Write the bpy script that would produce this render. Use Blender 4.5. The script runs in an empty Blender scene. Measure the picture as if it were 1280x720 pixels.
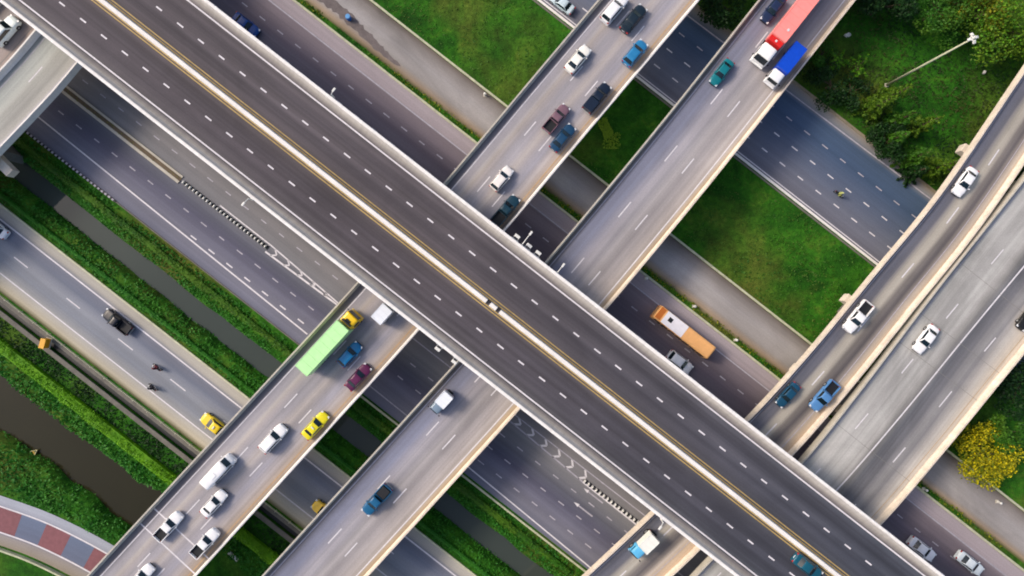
import bpy, bmesh, math, random
import numpy as np
from mathutils import Vector
random.seed(7)
RNG = np.random.default_rng(7)
SC = bpy.context.scene
COL = SC.collection
R = math.radians

# ------------------------------------------------------------------ camera, light, exposure
CAM_Z = 95.0
FPX = 760.0                      # focal length in pixels of the 1280 px wide photograph
cam = bpy.data.cameras.new('camera')
cam.sensor_width = 36.0
cam.lens = FPX / 1280 * 36.0
cam.clip_end = 6000
co = bpy.data.objects.new('camera', cam)
co.location = (0, 0, CAM_Z)
COL.objects.link(co)
SC.camera = co

SUN_EL = R(40)
SUN_DIR = Vector((-0.93, 0.36, 0)).normalized() * math.cos(SUN_EL) + Vector((0, 0, math.sin(SUN_EL)))
world = bpy.data.worlds.new('World')
SC.world = world
world.use_nodes = True
wn = world.node_tree
bg = wn.nodes['Background']
sky = wn.nodes.new('ShaderNodeTexSky')
sky.sky_type = 'NISHITA'
sky.sun_disc = False
sky.sun_elevation = SUN_EL
sky.sun_rotation = math.atan2(SUN_DIR.x, SUN_DIR.y)
sky.dust_density = 3.5
sky.air_density = 0.8
sky.ozone_density = 0.7
wn.links.new(sky.outputs[0], bg.inputs[0])
bg.inputs[1].default_value = 0.15
sl = bpy.data.lights.new('sun', 'SUN')
sl.energy = 1.8
sl.angle = R(14)
sl.color = (1.0, 0.86, 0.70)
so = bpy.data.objects.new('sun', sl)
so.rotation_euler = (-SUN_DIR).to_track_quat('-Z', 'Y').to_euler()
so.location = (0, 0, 60)
COL.objects.link(so)
SC.view_settings.view_transform = 'Standard'
SC.view_settings.look = 'None'
SC.view_settings.exposure = 0.5
SC.view_settings.gamma = 1.0
SC.view_settings.use_curve_mapping = False
SC.cycles.filter_width = 1.9

# ------------------------------------------------------------------ coordinates
TH = R(38)
CT, ST = math.cos(TH), math.sin(TH)

def W2(px, py, z=0.0):
    k = (CAM_Z - z) / FPX
    return Vector(((px - 640) * k, (360 - py) * k, z))

def NM(n, z=0.0):                # image offset across the highway -> metres across it
    return (n - 110.4) * (CAM_Z - z) / FPX

def TM(px, py, z=0.0):           # image point -> metres along the highway
    return (CT * px + ST * py - 726.0) * (CAM_Z - z) / FPX

def AP(t, n, z=0.0):             # along / across the highway -> world
    return Vector((t * CT + n * ST, -t * ST + n * CT, z))

Z_MID, Z_TOP = 7.0, 13.0

# ------------------------------------------------------------------ materials
def lin(r, g, b, k=0.82):
    def f(c):
        c /= 255.0
        return (c / 12.92 if c <= 0.04045 else ((c + 0.055) / 1.055) ** 2.4)
    return (f(r) * k, f(g) * k, f(b) * k, 1)

class NT:
    def __init__(s, name, rough=0.8, spec=0.4):
        s.m = bpy.data.materials.new(name)
        s.m.use_nodes = True
        s.t = s.m.node_tree
        s.b = s.t.nodes['Principled BSDF']
        s.b.inputs['Roughness'].default_value = rough
        s.b.inputs['Specular IOR Level'].default_value = spec
    def n(s, typ, **kw):
        x = s.t.nodes.new(typ)
        for k, v in kw.items():
            setattr(x, k, v)
        return x
    def l(s, a, b):
        s.t.links.new(a, b)
    def coord(s, kind='Object', scale=(1, 1, 1)):
        tc = s.n('ShaderNodeTexCoord')
        mp = s.n('ShaderNodeMapping')
        mp.inputs['Scale'].default_value = scale
        s.l(tc.outputs[kind], mp.inputs[0])
        return mp.outputs[0]
    def noise(s, vec, scale=1.0, detail=4, rough=0.55, dist=0.0):
        x = s.n('ShaderNodeTexNoise')
        x.inputs['Scale'].default_value = scale
        x.inputs['Detail'].default_value = detail
        x.inputs['Roughness'].default_value = rough
        x.inputs['Distortion'].default_value = dist
        s.l(vec, x.inputs['Vector'])
        return x.outputs['Fac']
    def ramp(s, fac, stops, interp='LINEAR'):
        x = s.n('ShaderNodeValToRGB')
        cr = x.color_ramp
        cr.interpolation = interp
        while len(cr.elements) > 1:
            cr.elements.remove(cr.elements[-1])
        cr.elements[0].position = stops[0][0]
        cr.elements[0].color = stops[0][1]
        for p, c in stops[1:]:
            e = cr.elements.new(p)
            e.color = c
        s.l(fac, x.inputs[0])
        return x.outputs[0]
    def mix(s, fac, a, b, mode='MIX'):
        x = s.n('ShaderNodeMix', data_type='RGBA', blend_type=mode)
        for sock, v in ((x.inputs[0], fac), (x.inputs[6], a), (x.inputs[7], b)):
            if isinstance(v, (int, float)):
                sock.default_value = v
            elif isinstance(v, tuple):
                sock.default_value = v
            else:
                s.l(v, sock)
        return x.outputs[2]
    def math(s, op, a, b=0.0):
        x = s.n('ShaderNodeMath', operation=op)
        for sock, v in ((x.inputs[0], a), (x.inputs[1], b)):
            if isinstance(v, (int, float)):
                sock.default_value = v
            else:
                s.l(v, sock)
        return x.outputs[0]
    def grey(s, fac, lo, hi):
        return s.ramp(fac, [(0.3, (lo, lo, lo, 1)), (0.7, (hi, hi, hi, 1))])
    def col(s, c):
        s.l(c, s.b.inputs['Base Color'])
    def bump(s, h, strength=0.3, dist=0.05):
        x = s.n('ShaderNodeBump')
        x.inputs['Strength'].default_value = strength
        x.inputs['Distance'].default_value = dist
        s.l(h, x.inputs['Height'])
        s.l(x.outputs[0], s.b.inputs['Normal'])

def road_mat(name, stops, width, wear=0.5, patch=0.25, lo=0.72, hi=1.22):
    """surface whose tyre wear runs along the road; UV is in metres (along, across)"""
    k = NT(name, 0.85, 0.3)
    uv = k.coord('UV')
    sep = k.n('ShaderNodeSeparateXYZ')
    k.l(uv, sep.inputs[0])
    wob = k.noise(k.coord('UV', (0.02, 0.25, 1)), 1.0, 3)
    v = k.math('ADD', sep.outputs[1], k.math('MULTIPLY', k.math('SUBTRACT', wob, 0.5), 1.2))
    f = k.math('DIVIDE', v, width)
    base = k.ramp(f, [(max(0, min(1, p / width)), c) for p, c in stops])
    st = k.noise(k.coord('UV', (0.012, 1.1, 1)), 1.0, 5, 0.6)
    c = k.mix(wear, base, k.grey(st, lo, hi), 'MULTIPLY')
    pt = k.noise(k.coord('UV', (0.07, 0.12, 1)), 1.0, 5, 0.6, 0.6)
    c = k.mix(patch, c, k.grey(pt, 0.6, 1.3), 'MULTIPLY')
    fine = k.noise(k.coord('UV', (1, 1, 1)), 5.0, 4, 0.7)
    c = k.mix(0.5, c, k.grey(fine, 0.78, 1.2), 'MULTIPLY')
    # cracks and repair seams
    vo = k.n('ShaderNodeTexVoronoi', feature='DISTANCE_TO_EDGE')
    vo.inputs['Scale'].default_value = 0.14
    wv = k.n('ShaderNodeVectorMath', operation='ADD')
    k.l(k.coord('UV', (0.6, 1.4, 1)), wv.inputs[0])
    wn_ = k.n('ShaderNodeTexNoise')
    wn_.inputs['Scale'].default_value = 0.5
    wn_.inputs['Detail'].default_value = 4
    k.l(uv, wn_.inputs['Vector'])
    sc_ = k.n('ShaderNodeVectorMath', operation='SCALE')
    sc_.inputs['Scale'].default_value = 4.0
    k.l(wn_.outputs['Color'], sc_.inputs[0])
    k.l(sc_.outputs[0], wv.inputs[1])
    k.l(wv.outputs[0], vo.inputs['Vector'])
    cr = k.ramp(vo.outputs['Distance'], [(0.0, (0.72, 0.72, 0.72, 1)), (0.012, (1, 1, 1, 1))])
    c = k.mix(0.14, c, cr, 'MULTIPLY')
    k.col(c)
    k.bump(fine, 0.12, 0.03)
    return k.m

def concrete(name, rgb, dirt=0.4, scale=0.6):
    k = NT(name, 0.85, 0.3)
    o = k.coord('Object')
    a = k.noise(o, scale, 5, 0.6)
    b = k.noise(o, 6.0, 4, 0.65)
    c = k.mix(dirt, lin(*rgb), k.grey(a, 0.55, 1.2), 'MULTIPLY')
    c = k.mix(0.4, c, k.grey(b, 0.75, 1.15), 'MULTIPLY')
    d = k.noise(k.coord('Object', (1, 1, 0.15)), 1.7, 4, 0.7)
    c = k.mix(dirt * 0.8, c, k.grey(d, 0.6, 1.12), 'MULTIPLY')
    k.col(c)
    k.bump(b, 0.1, 0.02)
    return k.m

def plain(name, rgb, rough=0.5, spec=0.5, metal=0.0, var=0.15, k_=0.82, coat=0.0):
    k = NT(name, rough, spec)
    a = k.noise(k.coord('Object'), 2.3, 3)
    k.col(k.mix(var, lin(*rgb, k=k_), k.grey(a, 0.6, 1.2), 'MULTIPLY'))
    k.b.inputs['Metallic'].default_value = metal
    k.b.inputs['Coat Weight'].default_value = coat
    k.b.inputs['Coat Roughness'].default_value = 0.12
    return k.m

def paint_mark(name, rgb, wear=0.5):
    k = NT(name, 0.7, 0.3)
    a = k.noise(k.coord('Object'), 1.6, 5, 0.7)
    b = k.noise(k.coord('Object'), 0.12, 3, 0.6)
    c = k.mix(wear, lin(*rgb), k.grey(a, 0.55, 1.1), 'MULTIPLY')
    c = k.mix(wear * 0.7, c, k.grey(b, 0.6, 1.05), 'MULTIPLY')
    k.col(c)
    return k.m

def leaf_mat(name, cols, patch=None, pscale=0.15):
    k = NT(name, 0.6, 0.25)
    g = k.n('ShaderNodeNewGeometry')
    n = len(cols)
    c = k.ramp(g.outputs['Random Per Island'], [(i / max(1, n - 1), lin(*x)) for i, x in enumerate(cols)])
    if patch:
        a = k.noise(k.coord('Object'), pscale, 4, 0.6)
        f = k.ramp(a, [(0.42, (0, 0, 0, 1)), (0.6, (1, 1, 1, 1))])
        c = k.mix(f, c, k.mix(0.5, c, lin(*patch)))
    k.col(c)
    tr = k.n('ShaderNodeBsdfTranslucent')
    k.l(c, tr.inputs[0])
    mx = k.n('ShaderNodeMixShader')
    mx.inputs[0].default_value = 0.25
    out = k.t.nodes['Material Output']
    k.l(k.b.outputs[0], mx.inputs[1])
    k.l(tr.outputs[0], mx.inputs[2])
    k.l(mx.outputs[0], out.inputs[0])
    return k.m

def grass_ground():
    k = NT('grass_ground', 0.9, 0.15)
    o = k.coord('Object')
    big = k.noise(o, 0.045, 4, 0.6, 0.4)
    mid = k.noise(o, 0.22, 5, 0.65, 0.5)
    fine = k.noise(o, 1.3, 5, 0.7)
    tiny = k.noise(o, 5.0, 3, 0.7)
    c = k.ramp(mid, [(0.28, lin(24, 64, 12)), (0.45, lin(36, 88, 16)), (0.58, lin(52, 108, 22)), (0.72, lin(84, 116, 34))])
    brown = k.ramp(big, [(0.48, (0, 0, 0, 1)), (0.68, (1, 1, 1, 1))])
    c = k.mix(k.math('MULTIPLY', brown, 0.75), c, lin(98, 96, 40))
    c = k.mix(0.75, c, k.grey(fine, 0.5, 1.5), 'MULTIPLY')
    c = k.mix(0.5, c, k.grey(tiny, 0.55, 1.4), 'MULTIPLY')
    k.col(c)
    h = k.math('ADD', fine, k.math('MULTIPLY', tiny, 0.5))
    k.bump(h, 0.6, 0.25)
    return k.m

def water(name, rgb, rough):
    k = NT(name, rough, 0.5)
    o = k.coord('Object')
    a = k.noise(o, 0.1, 3)
    k.col(k.mix(0.3, lin(*rgb), k.grey(a, 0.75, 1.15), 'MULTIPLY'))
    k.bump(k.noise(o, 1.2, 3), 0.03, 0.03)
    k.b.inputs['Specular IOR Level'].default_value = 0.2
    return k.m

M = {}
M['grass'] = grass_ground()
M['conc'] = concrete('concrete', (204, 198, 184), 0.35)
M['conc_white'] = concrete('pale_concrete', (246, 242, 236), 0.22)
M['conc_beige'] = concrete('beige_concrete', (236, 222, 203), 0.4)
M['conc_dark'] = concrete('weathered_concrete', (120, 116, 108), 0.5)
M['kerb'] = concrete('kerb_concrete', (206, 208, 176), 0.45, 1.2)
M['kerb_tan'] = concrete('dusty_kerb_concrete', (150, 140, 118), 0.5, 0.5)
M['white_mark'] = paint_mark('white_road_paint', (238, 234, 238), 0.45)
M['faded_mark'] = paint_mark('faded_white_road_paint', (196, 192, 202), 0.7)
M['yellow_mark'] = paint_mark('yellow_road_paint', (196, 168, 104), 0.6)
M['orange_mark'] = paint_mark('faded_orange_road_paint', (196, 164, 124), 0.6)
M['seam'] = paint_mark('rubber_joint', (138, 136, 132), 0.6)
M['red_road'] = paint_mark('red_road_coating', (142, 92, 98), 0.5)
M['black'] = plain('black_rubber', (26, 26, 28), 0.8, 0.3)
M['glass'] = plain('tinted_glass', (16, 34, 42), 0.08, 0.6, 0, 0.05)
M['trim'] = plain('dark_trim', (34, 36, 40), 0.6, 0.3)
M['head'] = plain('headlight_lens', (225, 228, 230), 0.15, 0.7, 0, 0.05)
M['tail'] = plain('red_lamp_lens', (170, 40, 36), 0.25, 0.6, 0, 0.05)
M['steel'] = plain('galvanised_steel', (176, 178, 178), 0.45, 0.5, 0.4)
M['white_steel'] = plain('white_painted_steel', (232, 232, 226), 0.45, 0.5, 0.0)
M['bark'] = concrete('tree_bark', (92, 78, 60), 0.5, 3.0)
M['soil'] = concrete('bare_soil', (112, 98, 80), 0.5, 0.4)
M['water_canal'] = water('canal_water', (66, 74, 70), 0.04)
M['water_pond'] = water('muddy_water', (46, 44, 28), 0.04)
M['skin'] = plain('skin', (160, 112, 84), 0.6)
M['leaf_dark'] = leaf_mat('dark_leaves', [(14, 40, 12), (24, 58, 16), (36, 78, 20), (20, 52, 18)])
M['leaf_mid'] = leaf_mat('green_leaves', [(36, 84, 16), (48, 104, 20), (62, 120, 24), (40, 92, 22)], (104, 140, 26))
M['leaf_hedge'] = leaf_mat('hedge_leaves', [(88, 152, 10), (106, 170, 12), (124, 186, 16), (98, 162, 12)], (80, 134, 12), 0.35)
M['leaf_bank'] = leaf_mat('bank_leaves', [(36, 108, 24), (46, 120, 28), (54, 130, 30), (40, 112, 36)], (70, 138, 34), 0.2)
M['leaf_fresh'] = leaf_mat('fresh_leaves', [(50, 110, 16), (86, 146, 18), (112, 164, 24), (40, 100, 30)])
M['leaf_yellow'] = leaf_mat('yellow_blossom', [(238, 214, 8), (226, 204, 10), (190, 184, 16), (244, 222, 20), (120, 134, 14)])
M['leaf_olive'] = leaf_mat('olive_leaves', [(96, 112, 20), (140, 150, 24), (64, 92, 20), (168, 162, 40)])
M['leaf_field'] = leaf_mat('field_grass', [(38, 92, 16), (50, 106, 20), (62, 114, 24), (42, 96, 20)], (108, 112, 44), 0.06)
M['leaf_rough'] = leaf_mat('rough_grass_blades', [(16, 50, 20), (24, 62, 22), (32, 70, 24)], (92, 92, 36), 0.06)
M['leaf_golden'] = leaf_mat('golden_leaves', [(150, 156, 14), (104, 124, 14), (176, 172, 18), (72, 96, 14), (196, 186, 20)])
M['leaf_feather'] = leaf_mat('feathery_leaves', [(70, 108, 14), (96, 134, 20), (52, 92, 18), (116, 148, 28), (44, 84, 18)])
M['lime_weed'] = leaf_mat('lime_weed', [(140, 176, 40), (156, 190, 48), (126, 166, 36)])

# ------------------------------------------------------------------ mesh helpers
def link(name, me, mats, parent=None, smooth=False):
    o = bpy.data.objects.new(name, me)
    COL.objects.link(o)
    if not isinstance(mats, (list, tuple)):
        mats = [mats]
    if len(me.materials) == 0:
        for m in mats:
            me.materials.append(m)
    if parent:
        o.parent = parent
    if smooth:
        me.polygons.foreach_set('use_smooth', [True] * len(me.polygons))
    return o

def struct(o):
    o['kind'] = 'structure'
    return o

def tag(o, label, cat, group=None, kind=None):
    o['label'] = label
    o['category'] = cat
    if group:
        o['group'] = group
    if kind:
        o['kind'] = kind
    return o

def empty(name, loc, rz=0.0):
    e = bpy.data.objects.new(name, None)
    e.empty_display_size = 0.3
    e.location = loc
    e.rotation_euler = (0, 0, rz)
    COL.objects.link(e)
    return e

class MB:
    """collects faces (with per-face uv and material index) and links them as one mesh"""
    def __init__(s):
        s.v, s.f, s.uv, s.mi = [], [], [], []
    def face(s, pts, uv=None, mi=0):
        b = len(s.v)
        s.v.extend([tuple(p) for p in pts])
        s.f.append(tuple(range(b, b + len(pts))))
        s.uv.append(uv or [(p[0], p[1]) for p in pts])
        s.mi.append(mi)
    def box(s, c, size, rz=0.0, mi=0, taper=1.0):
        hx, hy, hz = size[0] / 2, size[1] / 2, size[2] / 2
        ca, sa = math.cos(rz), math.sin(rz)
        P = []
        for dz in (-1, 1):
            t = taper if dz > 0 else 1
            for dx, dy in ((-1, -1), (1, -1), (1, 1), (-1, 1)):
                x, y = dx * hx * t, dy * hy * t
                P.append((c[0] + x * ca - y * sa, c[1] + x * sa + y * ca, c[2] + dz * hz))
        b = len(s.v)
        s.v.extend(P)
        for q in ((0, 3, 2, 1), (4, 5, 6, 7), (0, 1, 5, 4), (1, 2, 6, 5), (2, 3, 7, 6), (3, 0, 4, 7)):
            s.f.append(tuple(b + i for i in q))
            s.uv.append([(P[i][0], P[i][1]) for i in q])
            s.mi.append(mi)
    def tube(s, a, b, r0, r1=None, seg=8, mi=0):
        r1 = r0 if r1 is None else r1
        a, b = Vector(a), Vector(b)
        d = (b - a).normalized()
        u = d.orthogonal().normalized()
        w = d.cross(u)
        base = len(s.v)
        for p, r in ((a, r0), (b, r1)):
            for i in range(seg):
                t = 2 * math.pi * i / seg
                s.v.append(tuple(p + (u * math.cos(t) + w * math.sin(t)) * r))
        for i in range(seg):
            j = (i + 1) % seg
            s.f.append((base + i, base + j, base + seg + j, base + seg + i))
            s.uv.append([(0, 0)] * 4)
            s.mi.append(mi)
        s.f.append(tuple(base + seg - 1 - i for i in range(seg)))
        s.uv.append([(0, 0)] * seg)
        s.mi.append(mi)
        s.f.append(tuple(base + seg + i for i in range(seg)))
        s.uv.append([(0, 0)] * seg)
        s.mi.append(mi)
    def mesh(s, name):
        me = bpy.data.meshes.new(name)
        me.from_pydata(s.v, [], s.f)
        ul = me.uv_layers.new(name='UVMap')
        flat = [c for f in s.uv for p in f for c in p]
        ul.data.foreach_set('uv', flat)
        me.polygons.foreach_set('material_index', s.mi)
        me.update()
        return me
    def build(s, name, mats, parent=None, bevel=0.0, smooth=False):
        me = s.mesh(name)
        if bevel:
            bm = bmesh.new()
            bm.from_mesh(me)
            bmesh.ops.remove_doubles(bm, verts=bm.verts, dist=1e-4)
            ed = [e for e in bm.edges if len(e.link_faces) == 2 and e.calc_face_angle(0) > 0.5]
            bmesh.ops.bevel(bm, geom=ed, offset=bevel, segments=2, affect='EDGES', profile=0.6)
            bm.to_mesh(me)
            bm.free()
        return link(name, me, mats, parent, smooth)

# ---- paths
class Path:
    def __init__(s, pts, widths=None, step=2.0, extend=(80, 80)):
        P = [Vector((p[0], p[1])) for p in pts]
        Wd = list(widths) if widths else [0] * len(P)
        d0 = (P[0] - P[1]).normalized()
        d1 = (P[-1] - P[-2]).normalized()
        P = [P[0] + d0 * extend[0]] + P + [P[-1] + d1 * extend[1]]
        Wd = [Wd[0]] + Wd + [Wd[-1]]
        out, ow = [], []
        for i in range(len(P) - 1):
            a, b = P[i], P[i + 1]
            pa = P[i - 1] if i > 0 else a * 2 - b
            pb = P[i + 2] if i + 2 < len(P) else b * 2 - a
            ln = (b - a).length
            ta = (b - pa) / ((b - a).length + (a - pa).length) * ln
            tb = (pb - a) / ((pb - b).length + (b - a).length) * ln
            n = max(2, int(ln / step))
            for j in range(n):
                t = j / n
                h00 = 2 * t**3 - 3 * t**2 + 1
                h10 = t**3 - 2 * t**2 + t
                h01 = -2 * t**3 + 3 * t**2
                h11 = t**3 - t**2
                out.append(a * h00 + ta * h10 + b * h01 + tb * h11)
                ow.append(Wd[i] * (1 - t) + Wd[i + 1] * t)
        out.append(P[-1])
        ow.append(Wd[-1])
        s.p, s.w = out, ow
        s.s = [0.0]
        for i in range(1, len(out)):
            s.s.append(s.s[-1] + (out[i] - out[i - 1]).length)
        s.t = []
        for i in range(len(out)):
            a = out[max(0, i - 1)]
            b = out[min(len(out) - 1, i + 1)]
            s.t.append((b - a).normalized())
    def idx(s, q):
        lo, hi = 0, len(s.s) - 1
        q = max(0, min(s.s[-1] - 1e-6, q))
        while hi - lo > 1:
            m = (lo + hi) // 2
            if s.s[m] <= q:
                lo = m
            else:
                hi = m
        return lo, (q - s.s[lo]) / (s.s[lo + 1] - s.s[lo])
    def at(s, q, v, z=0.0, right=False):
        i, f = s.idx(q)
        p = s.p[i].lerp(s.p[i + 1], f)
        t = s.t[i].lerp(s.t[i + 1], f)
        w = s.w[i] * (1 - f) + s.w[i + 1] * f
        if right:
            v = w - v
        return Vector((p.x + t.y * v, p.y - t.x * v, z))
    def heading(s, q):
        i, f = s.idx(q)
        t = s.t[i].lerp(s.t[i + 1], f)
        return math.atan2(t.y, t.x)
    def width(s, q):
        i, f = s.idx(q)
        return s.w[i] * (1 - f) + s.w[i + 1] * f
    def nearest(s, p):
        p = Vector((p[0], p[1]))
        best, bq = 1e9, 0
        for i in range(len(s.p) - 1):
            a, b = s.p[i], s.p[i + 1]
            ab = b - a
            f = max(0, min(1, (p - a).dot(ab) / ab.length_squared))
            d = (a + ab * f - p).length
            if d < best:
                best, bq = d, s.s[i] + f * ab.length
        return bq

def sweep(path, prof, closed=False, mb=None, mi=0, q0=None, q1=None, flip=False):
    """prof: (v, z) or (v, z, True) when v counts from the right edge"""
    mb = mb or MB()
    q0 = 0 if q0 is None else q0
    q1 = path.s[-1] if q1 is None else q1
    qs = [q0] + [q for q in path.s if q0 + 0.05 < q < q1 - 0.05] + [q1]
    rows = []
    for q in qs:
        w = path.width(q)
        row = []
        for pr in prof:
            rt = len(pr) > 2
            row.append((path.at(q, pr[0], pr[1], rt), (q, (w - pr[0]) if rt else pr[0])))
        rows.append(row)
    n = len(prof)
    for a, b in zip(rows, rows[1:]):
        for i in range(n if closed else n - 1):
            j = (i + 1) % n
            q = [a[i], b[i], b[j], a[j]]
            if flip:
                q.reverse()
            mb.face([x[0] for x in q], [x[1] for x in q], mi)
    if closed:
        mb.face([x[0] for x in reversed(rows[-1])], [x[1] for x in reversed(rows[-1])], mi)
        mb.face([x[0] for x in rows[0]], [x[1] for x in rows[0]], mi)
    return mb

def strip(mb, path, v0, v1, z, q0, q1, mi=0, right=False):
    if right:
        return sweep(path, [(v1, z, True), (v0, z, True)], False, mb, mi, q0, q1, True)
    return sweep(path, [(v0, z), (v1, z)], False, mb, mi, q0, q1, True)

def weld(me_obj):
    bm = bmesh.new()
    bm.from_mesh(me_obj.data)
    bmesh.ops.remove_doubles(bm, verts=bm.verts, dist=1e-4)
    bm.to_mesh(me_obj.data)
    bm.free()

# ------------------------------------------------------------------ leaves
def leaf_mesh(name, pts, size, flat=0.5, aspect=0.55, extra=None, rng=RNG):
    """many small leaf-sized faces at pts; size per leaf or one number"""
    n = len(pts)
    P = np.asarray(pts, float)
    S = np.broadcast_to(np.asarray(size, float), (n,)) * rng.uniform(0.6, 1.35, n)
    nrm = rng.normal(size=(n, 3))
    nrm[:, 2] = np.abs(nrm[:, 2]) + flat * 2
    nrm /= np.linalg.norm(nrm, axis=1)[:, None]
    r = rng.normal(size=(n, 3))
    u = np.cross(nrm, r)
    u /= np.linalg.norm(u, axis=1)[:, None] + 1e-9
    w = np.cross(nrm, u)
    su = u * S[:, None] * 0.5
    sw = w * (S * aspect)[:, None] * 0.5
    V = np.stack([P - su, P + sw - su * 0.1, P + su, P - sw - su * 0.1], 1).reshape(-1, 3)
    F = np.arange(n * 4).reshape(n, 4)
    nv = len(V)
    ev = np.zeros((0, 3))
    ef = []
    if extra:
        ev = np.asarray(extra[0], float)
        ef = extra[1]
    me = bpy.data.meshes.new(name)
    verts = np.concatenate([V, ev]) if len(ev) else V
    faces = F.tolist() + [[i + nv for i in f] for f in ef]
    if not ef:
        me.vertices.add(nv)
        me.vertices.foreach_set('co', verts.ravel())
        me.loops.add(n * 4)
        me.loops.foreach_set('vertex_index', F.ravel())
        me.polygons.add(n)
        me.polygons.foreach_set('loop_start', np.arange(n) * 4)
        me.polygons.foreach_set('loop_total', np.full(n, 4))
    else:
        me.from_pydata(verts.tolist(), [], faces)
    me.update()
    me.validate()
    return me

def crown_points(r, h, n, lobes, rng):
    out = []
    cs = []
    for i in range(lobes):
        a = rng.uniform(0, 2 * math.pi)
        d = r * math.sqrt(rng.uniform(0.0, 0.62))
        cs.append((d * math.cos(a), d * math.sin(a), h * rng.uniform(0.45, 0.85) * (1 - 0.25 * d / r), r * rng.uniform(0.26, 0.46)))
    per = n // lobes
    for (x, y, z, lr) in cs:
        v = rng.normal(size=(per, 3))
        v /= np.linalg.norm(v, axis=1)[:, None]
        rad = lr * rng.uniform(0.35, 1.12, per) ** 0.6
        p = v * rad[:, None]
        p[:, 2] *= 0.75
        out.append(p + np.array([x, y, z]))
    return np.concatenate(out), cs

def bough_points(r, h, n, lobes, rng):
    out, cs = [], []
    k = lobes + 3
    per = int(n * .62) // k
    for i in range(k):
        a = 2 * math.pi * i / k + rng.uniform(-.35, .35)
        ln = r * rng.uniform(.55, 1.2)
        z0 = h * rng.uniform(.5, .98)
        u = np.sqrt(rng.uniform(0.01, 1, per))
        drop = rng.uniform(.05, .35)
        sp = (0.42 * (1 - u) + .1) * r * .2
        side = rng.normal(size=per) * sp
        x = ln * u
        bend = rng.uniform(-.5, .5)
        yy = side + bend * x * u * .4
        P = np.stack([x * math.cos(a) - yy * math.sin(a), x * math.sin(a) + yy * math.cos(a), z0 - drop * x * u + rng.normal(size=per) * .16], 1)
        out.append(P)
        cs.append((ln * .8 * math.cos(a), ln * .8 * math.sin(a), z0 - drop * ln * .6, .3))
    return np.concatenate(out), cs

def cone_points(r, h, n, lobes, rng):
    out, cs = [], []
    tiers = 9
    for k in range(tiers):
        f = k / (tiers - 1)
        z0 = h * (.14 + .82 * f)
        rr = r * (1.02 - .9 * f)
        nb = max(3, int(7 - 4 * f))
        for i in range(nb):
            a = 2 * math.pi * (i + rng.uniform(-.3, .3)) / nb + k
            ln = rr * rng.uniform(.6, 1.2)
            per = int(n * (1.05 - f) / 28) + 6
            u = np.sqrt(rng.uniform(.02, 1, per))
            yy = rng.normal(size=per) * (.28 * (1.15 - u)) * r * .5
            out.append(np.stack([ln * u * math.cos(a) - yy * math.sin(a), ln * u * math.sin(a) + yy * math.cos(a),
                                 z0 - .25 * ln * u + rng.normal(size=per) * .1], 1))
            cs.append((ln * .7 * math.cos(a), ln * .7 * math.sin(a), z0 - .2 * ln, .3))
    return np.concatenate(out), cs[::3]

def make_tree(name, px, py, r, h, mat, label, cat='tree', n=1600, leaf=0.34, lobes=9, seed=1, group=None, flower=None, zc=None, feather=False, cone=False):
    rng = np.random.default_rng(seed)
    base = W2(px, py, zc if zc is not None else h * 0.6)
    base.z = 0
    e = empty(name, base, rng.uniform(0, 6))
    tag(e, label, cat, group)
    pts, cs = (cone_points if cone else bough_points if feather else crown_points)(r, h, n, lobes, rng)
    mb = MB()
    th = h * (0.95 if cone else 0.42)
    mb.tube((0, 0, -0.2), (0.1, 0.05, th), 0.05 * r + 0.05, 0.03 * r + 0.03, 8)
    for (x, y, z, lr) in cs:
        mb.tube((0.1, 0.05, z - .1 if cone else th * 0.85), (x * 0.8, y * 0.8, z), 0.022 * r + 0.02, 0.02, 5)
    mb.build('trunk', M['bark'], e)
    link('crown', leaf_mesh(name + '_crown', pts, leaf, 0.35, 0.6, None, rng), mat, e)
    if flower:
        k = len(pts) // 2
        sel = pts[rng.permutation(len(pts))[:k]]
        sel = sel[sel[:, 2] > np.median(pts[:, 2])] + np.array([0, 0, 0.12])
        link('blossom', leaf_mesh(name + '_blossom', sel, leaf * 0.72, 0.7, 0.8, None, rng), flower, e)
    return e

# ------------------------------------------------------------------ ground sheet
def smooth(a, b, x):
    t = np.clip((x - a) / (b - a), 0, 1)
    return t * t * (3 - 2 * t)

def vnoise(x, y, seed=0):
    """cheap smooth value noise"""
    rs = np.random.default_rng(seed)
    tab = rs.uniform(-1, 1, (64, 64))
    xi, yi = np.floor(x).astype(int), np.floor(y).astype(int)
    fx, fy = x - xi, y - yi
    fx, fy = fx * fx * (3 - 2 * fx), fy * fy * (3 - 2 * fy)
    g = lambda i, j: tab[i % 64, j % 64]
    return (g(xi, yi) * (1 - fx) + g(xi + 1, yi) * fx) * (1 - fy) + (g(xi, yi + 1) * (1 - fx) + g(xi + 1, yi + 1) * fx) * fy

C1_N, C1_S = NM(-141, -1.2), NM(-167, -1.2)       # first canal, water edges
POND_N, POND_S = NM(-369, -1.4), NM(-430, -1.4)   # muddy pond
DR_N, DR_S = NM(-297.5), NM(-304.5)               # drain

def pond_edges(t):
    n1 = POND_N + 0.5 * vnoise(t * 0.22, t * 0 + 3.1, 5) - 0.35 * smooth(-60, -20, t) * -3.0
    n2 = POND_S + 0.5 * vnoise(t * 0.25, t * 0 + 9.1, 6) + smooth(-66, -34, t) * 1.8
    return n1, n2

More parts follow.
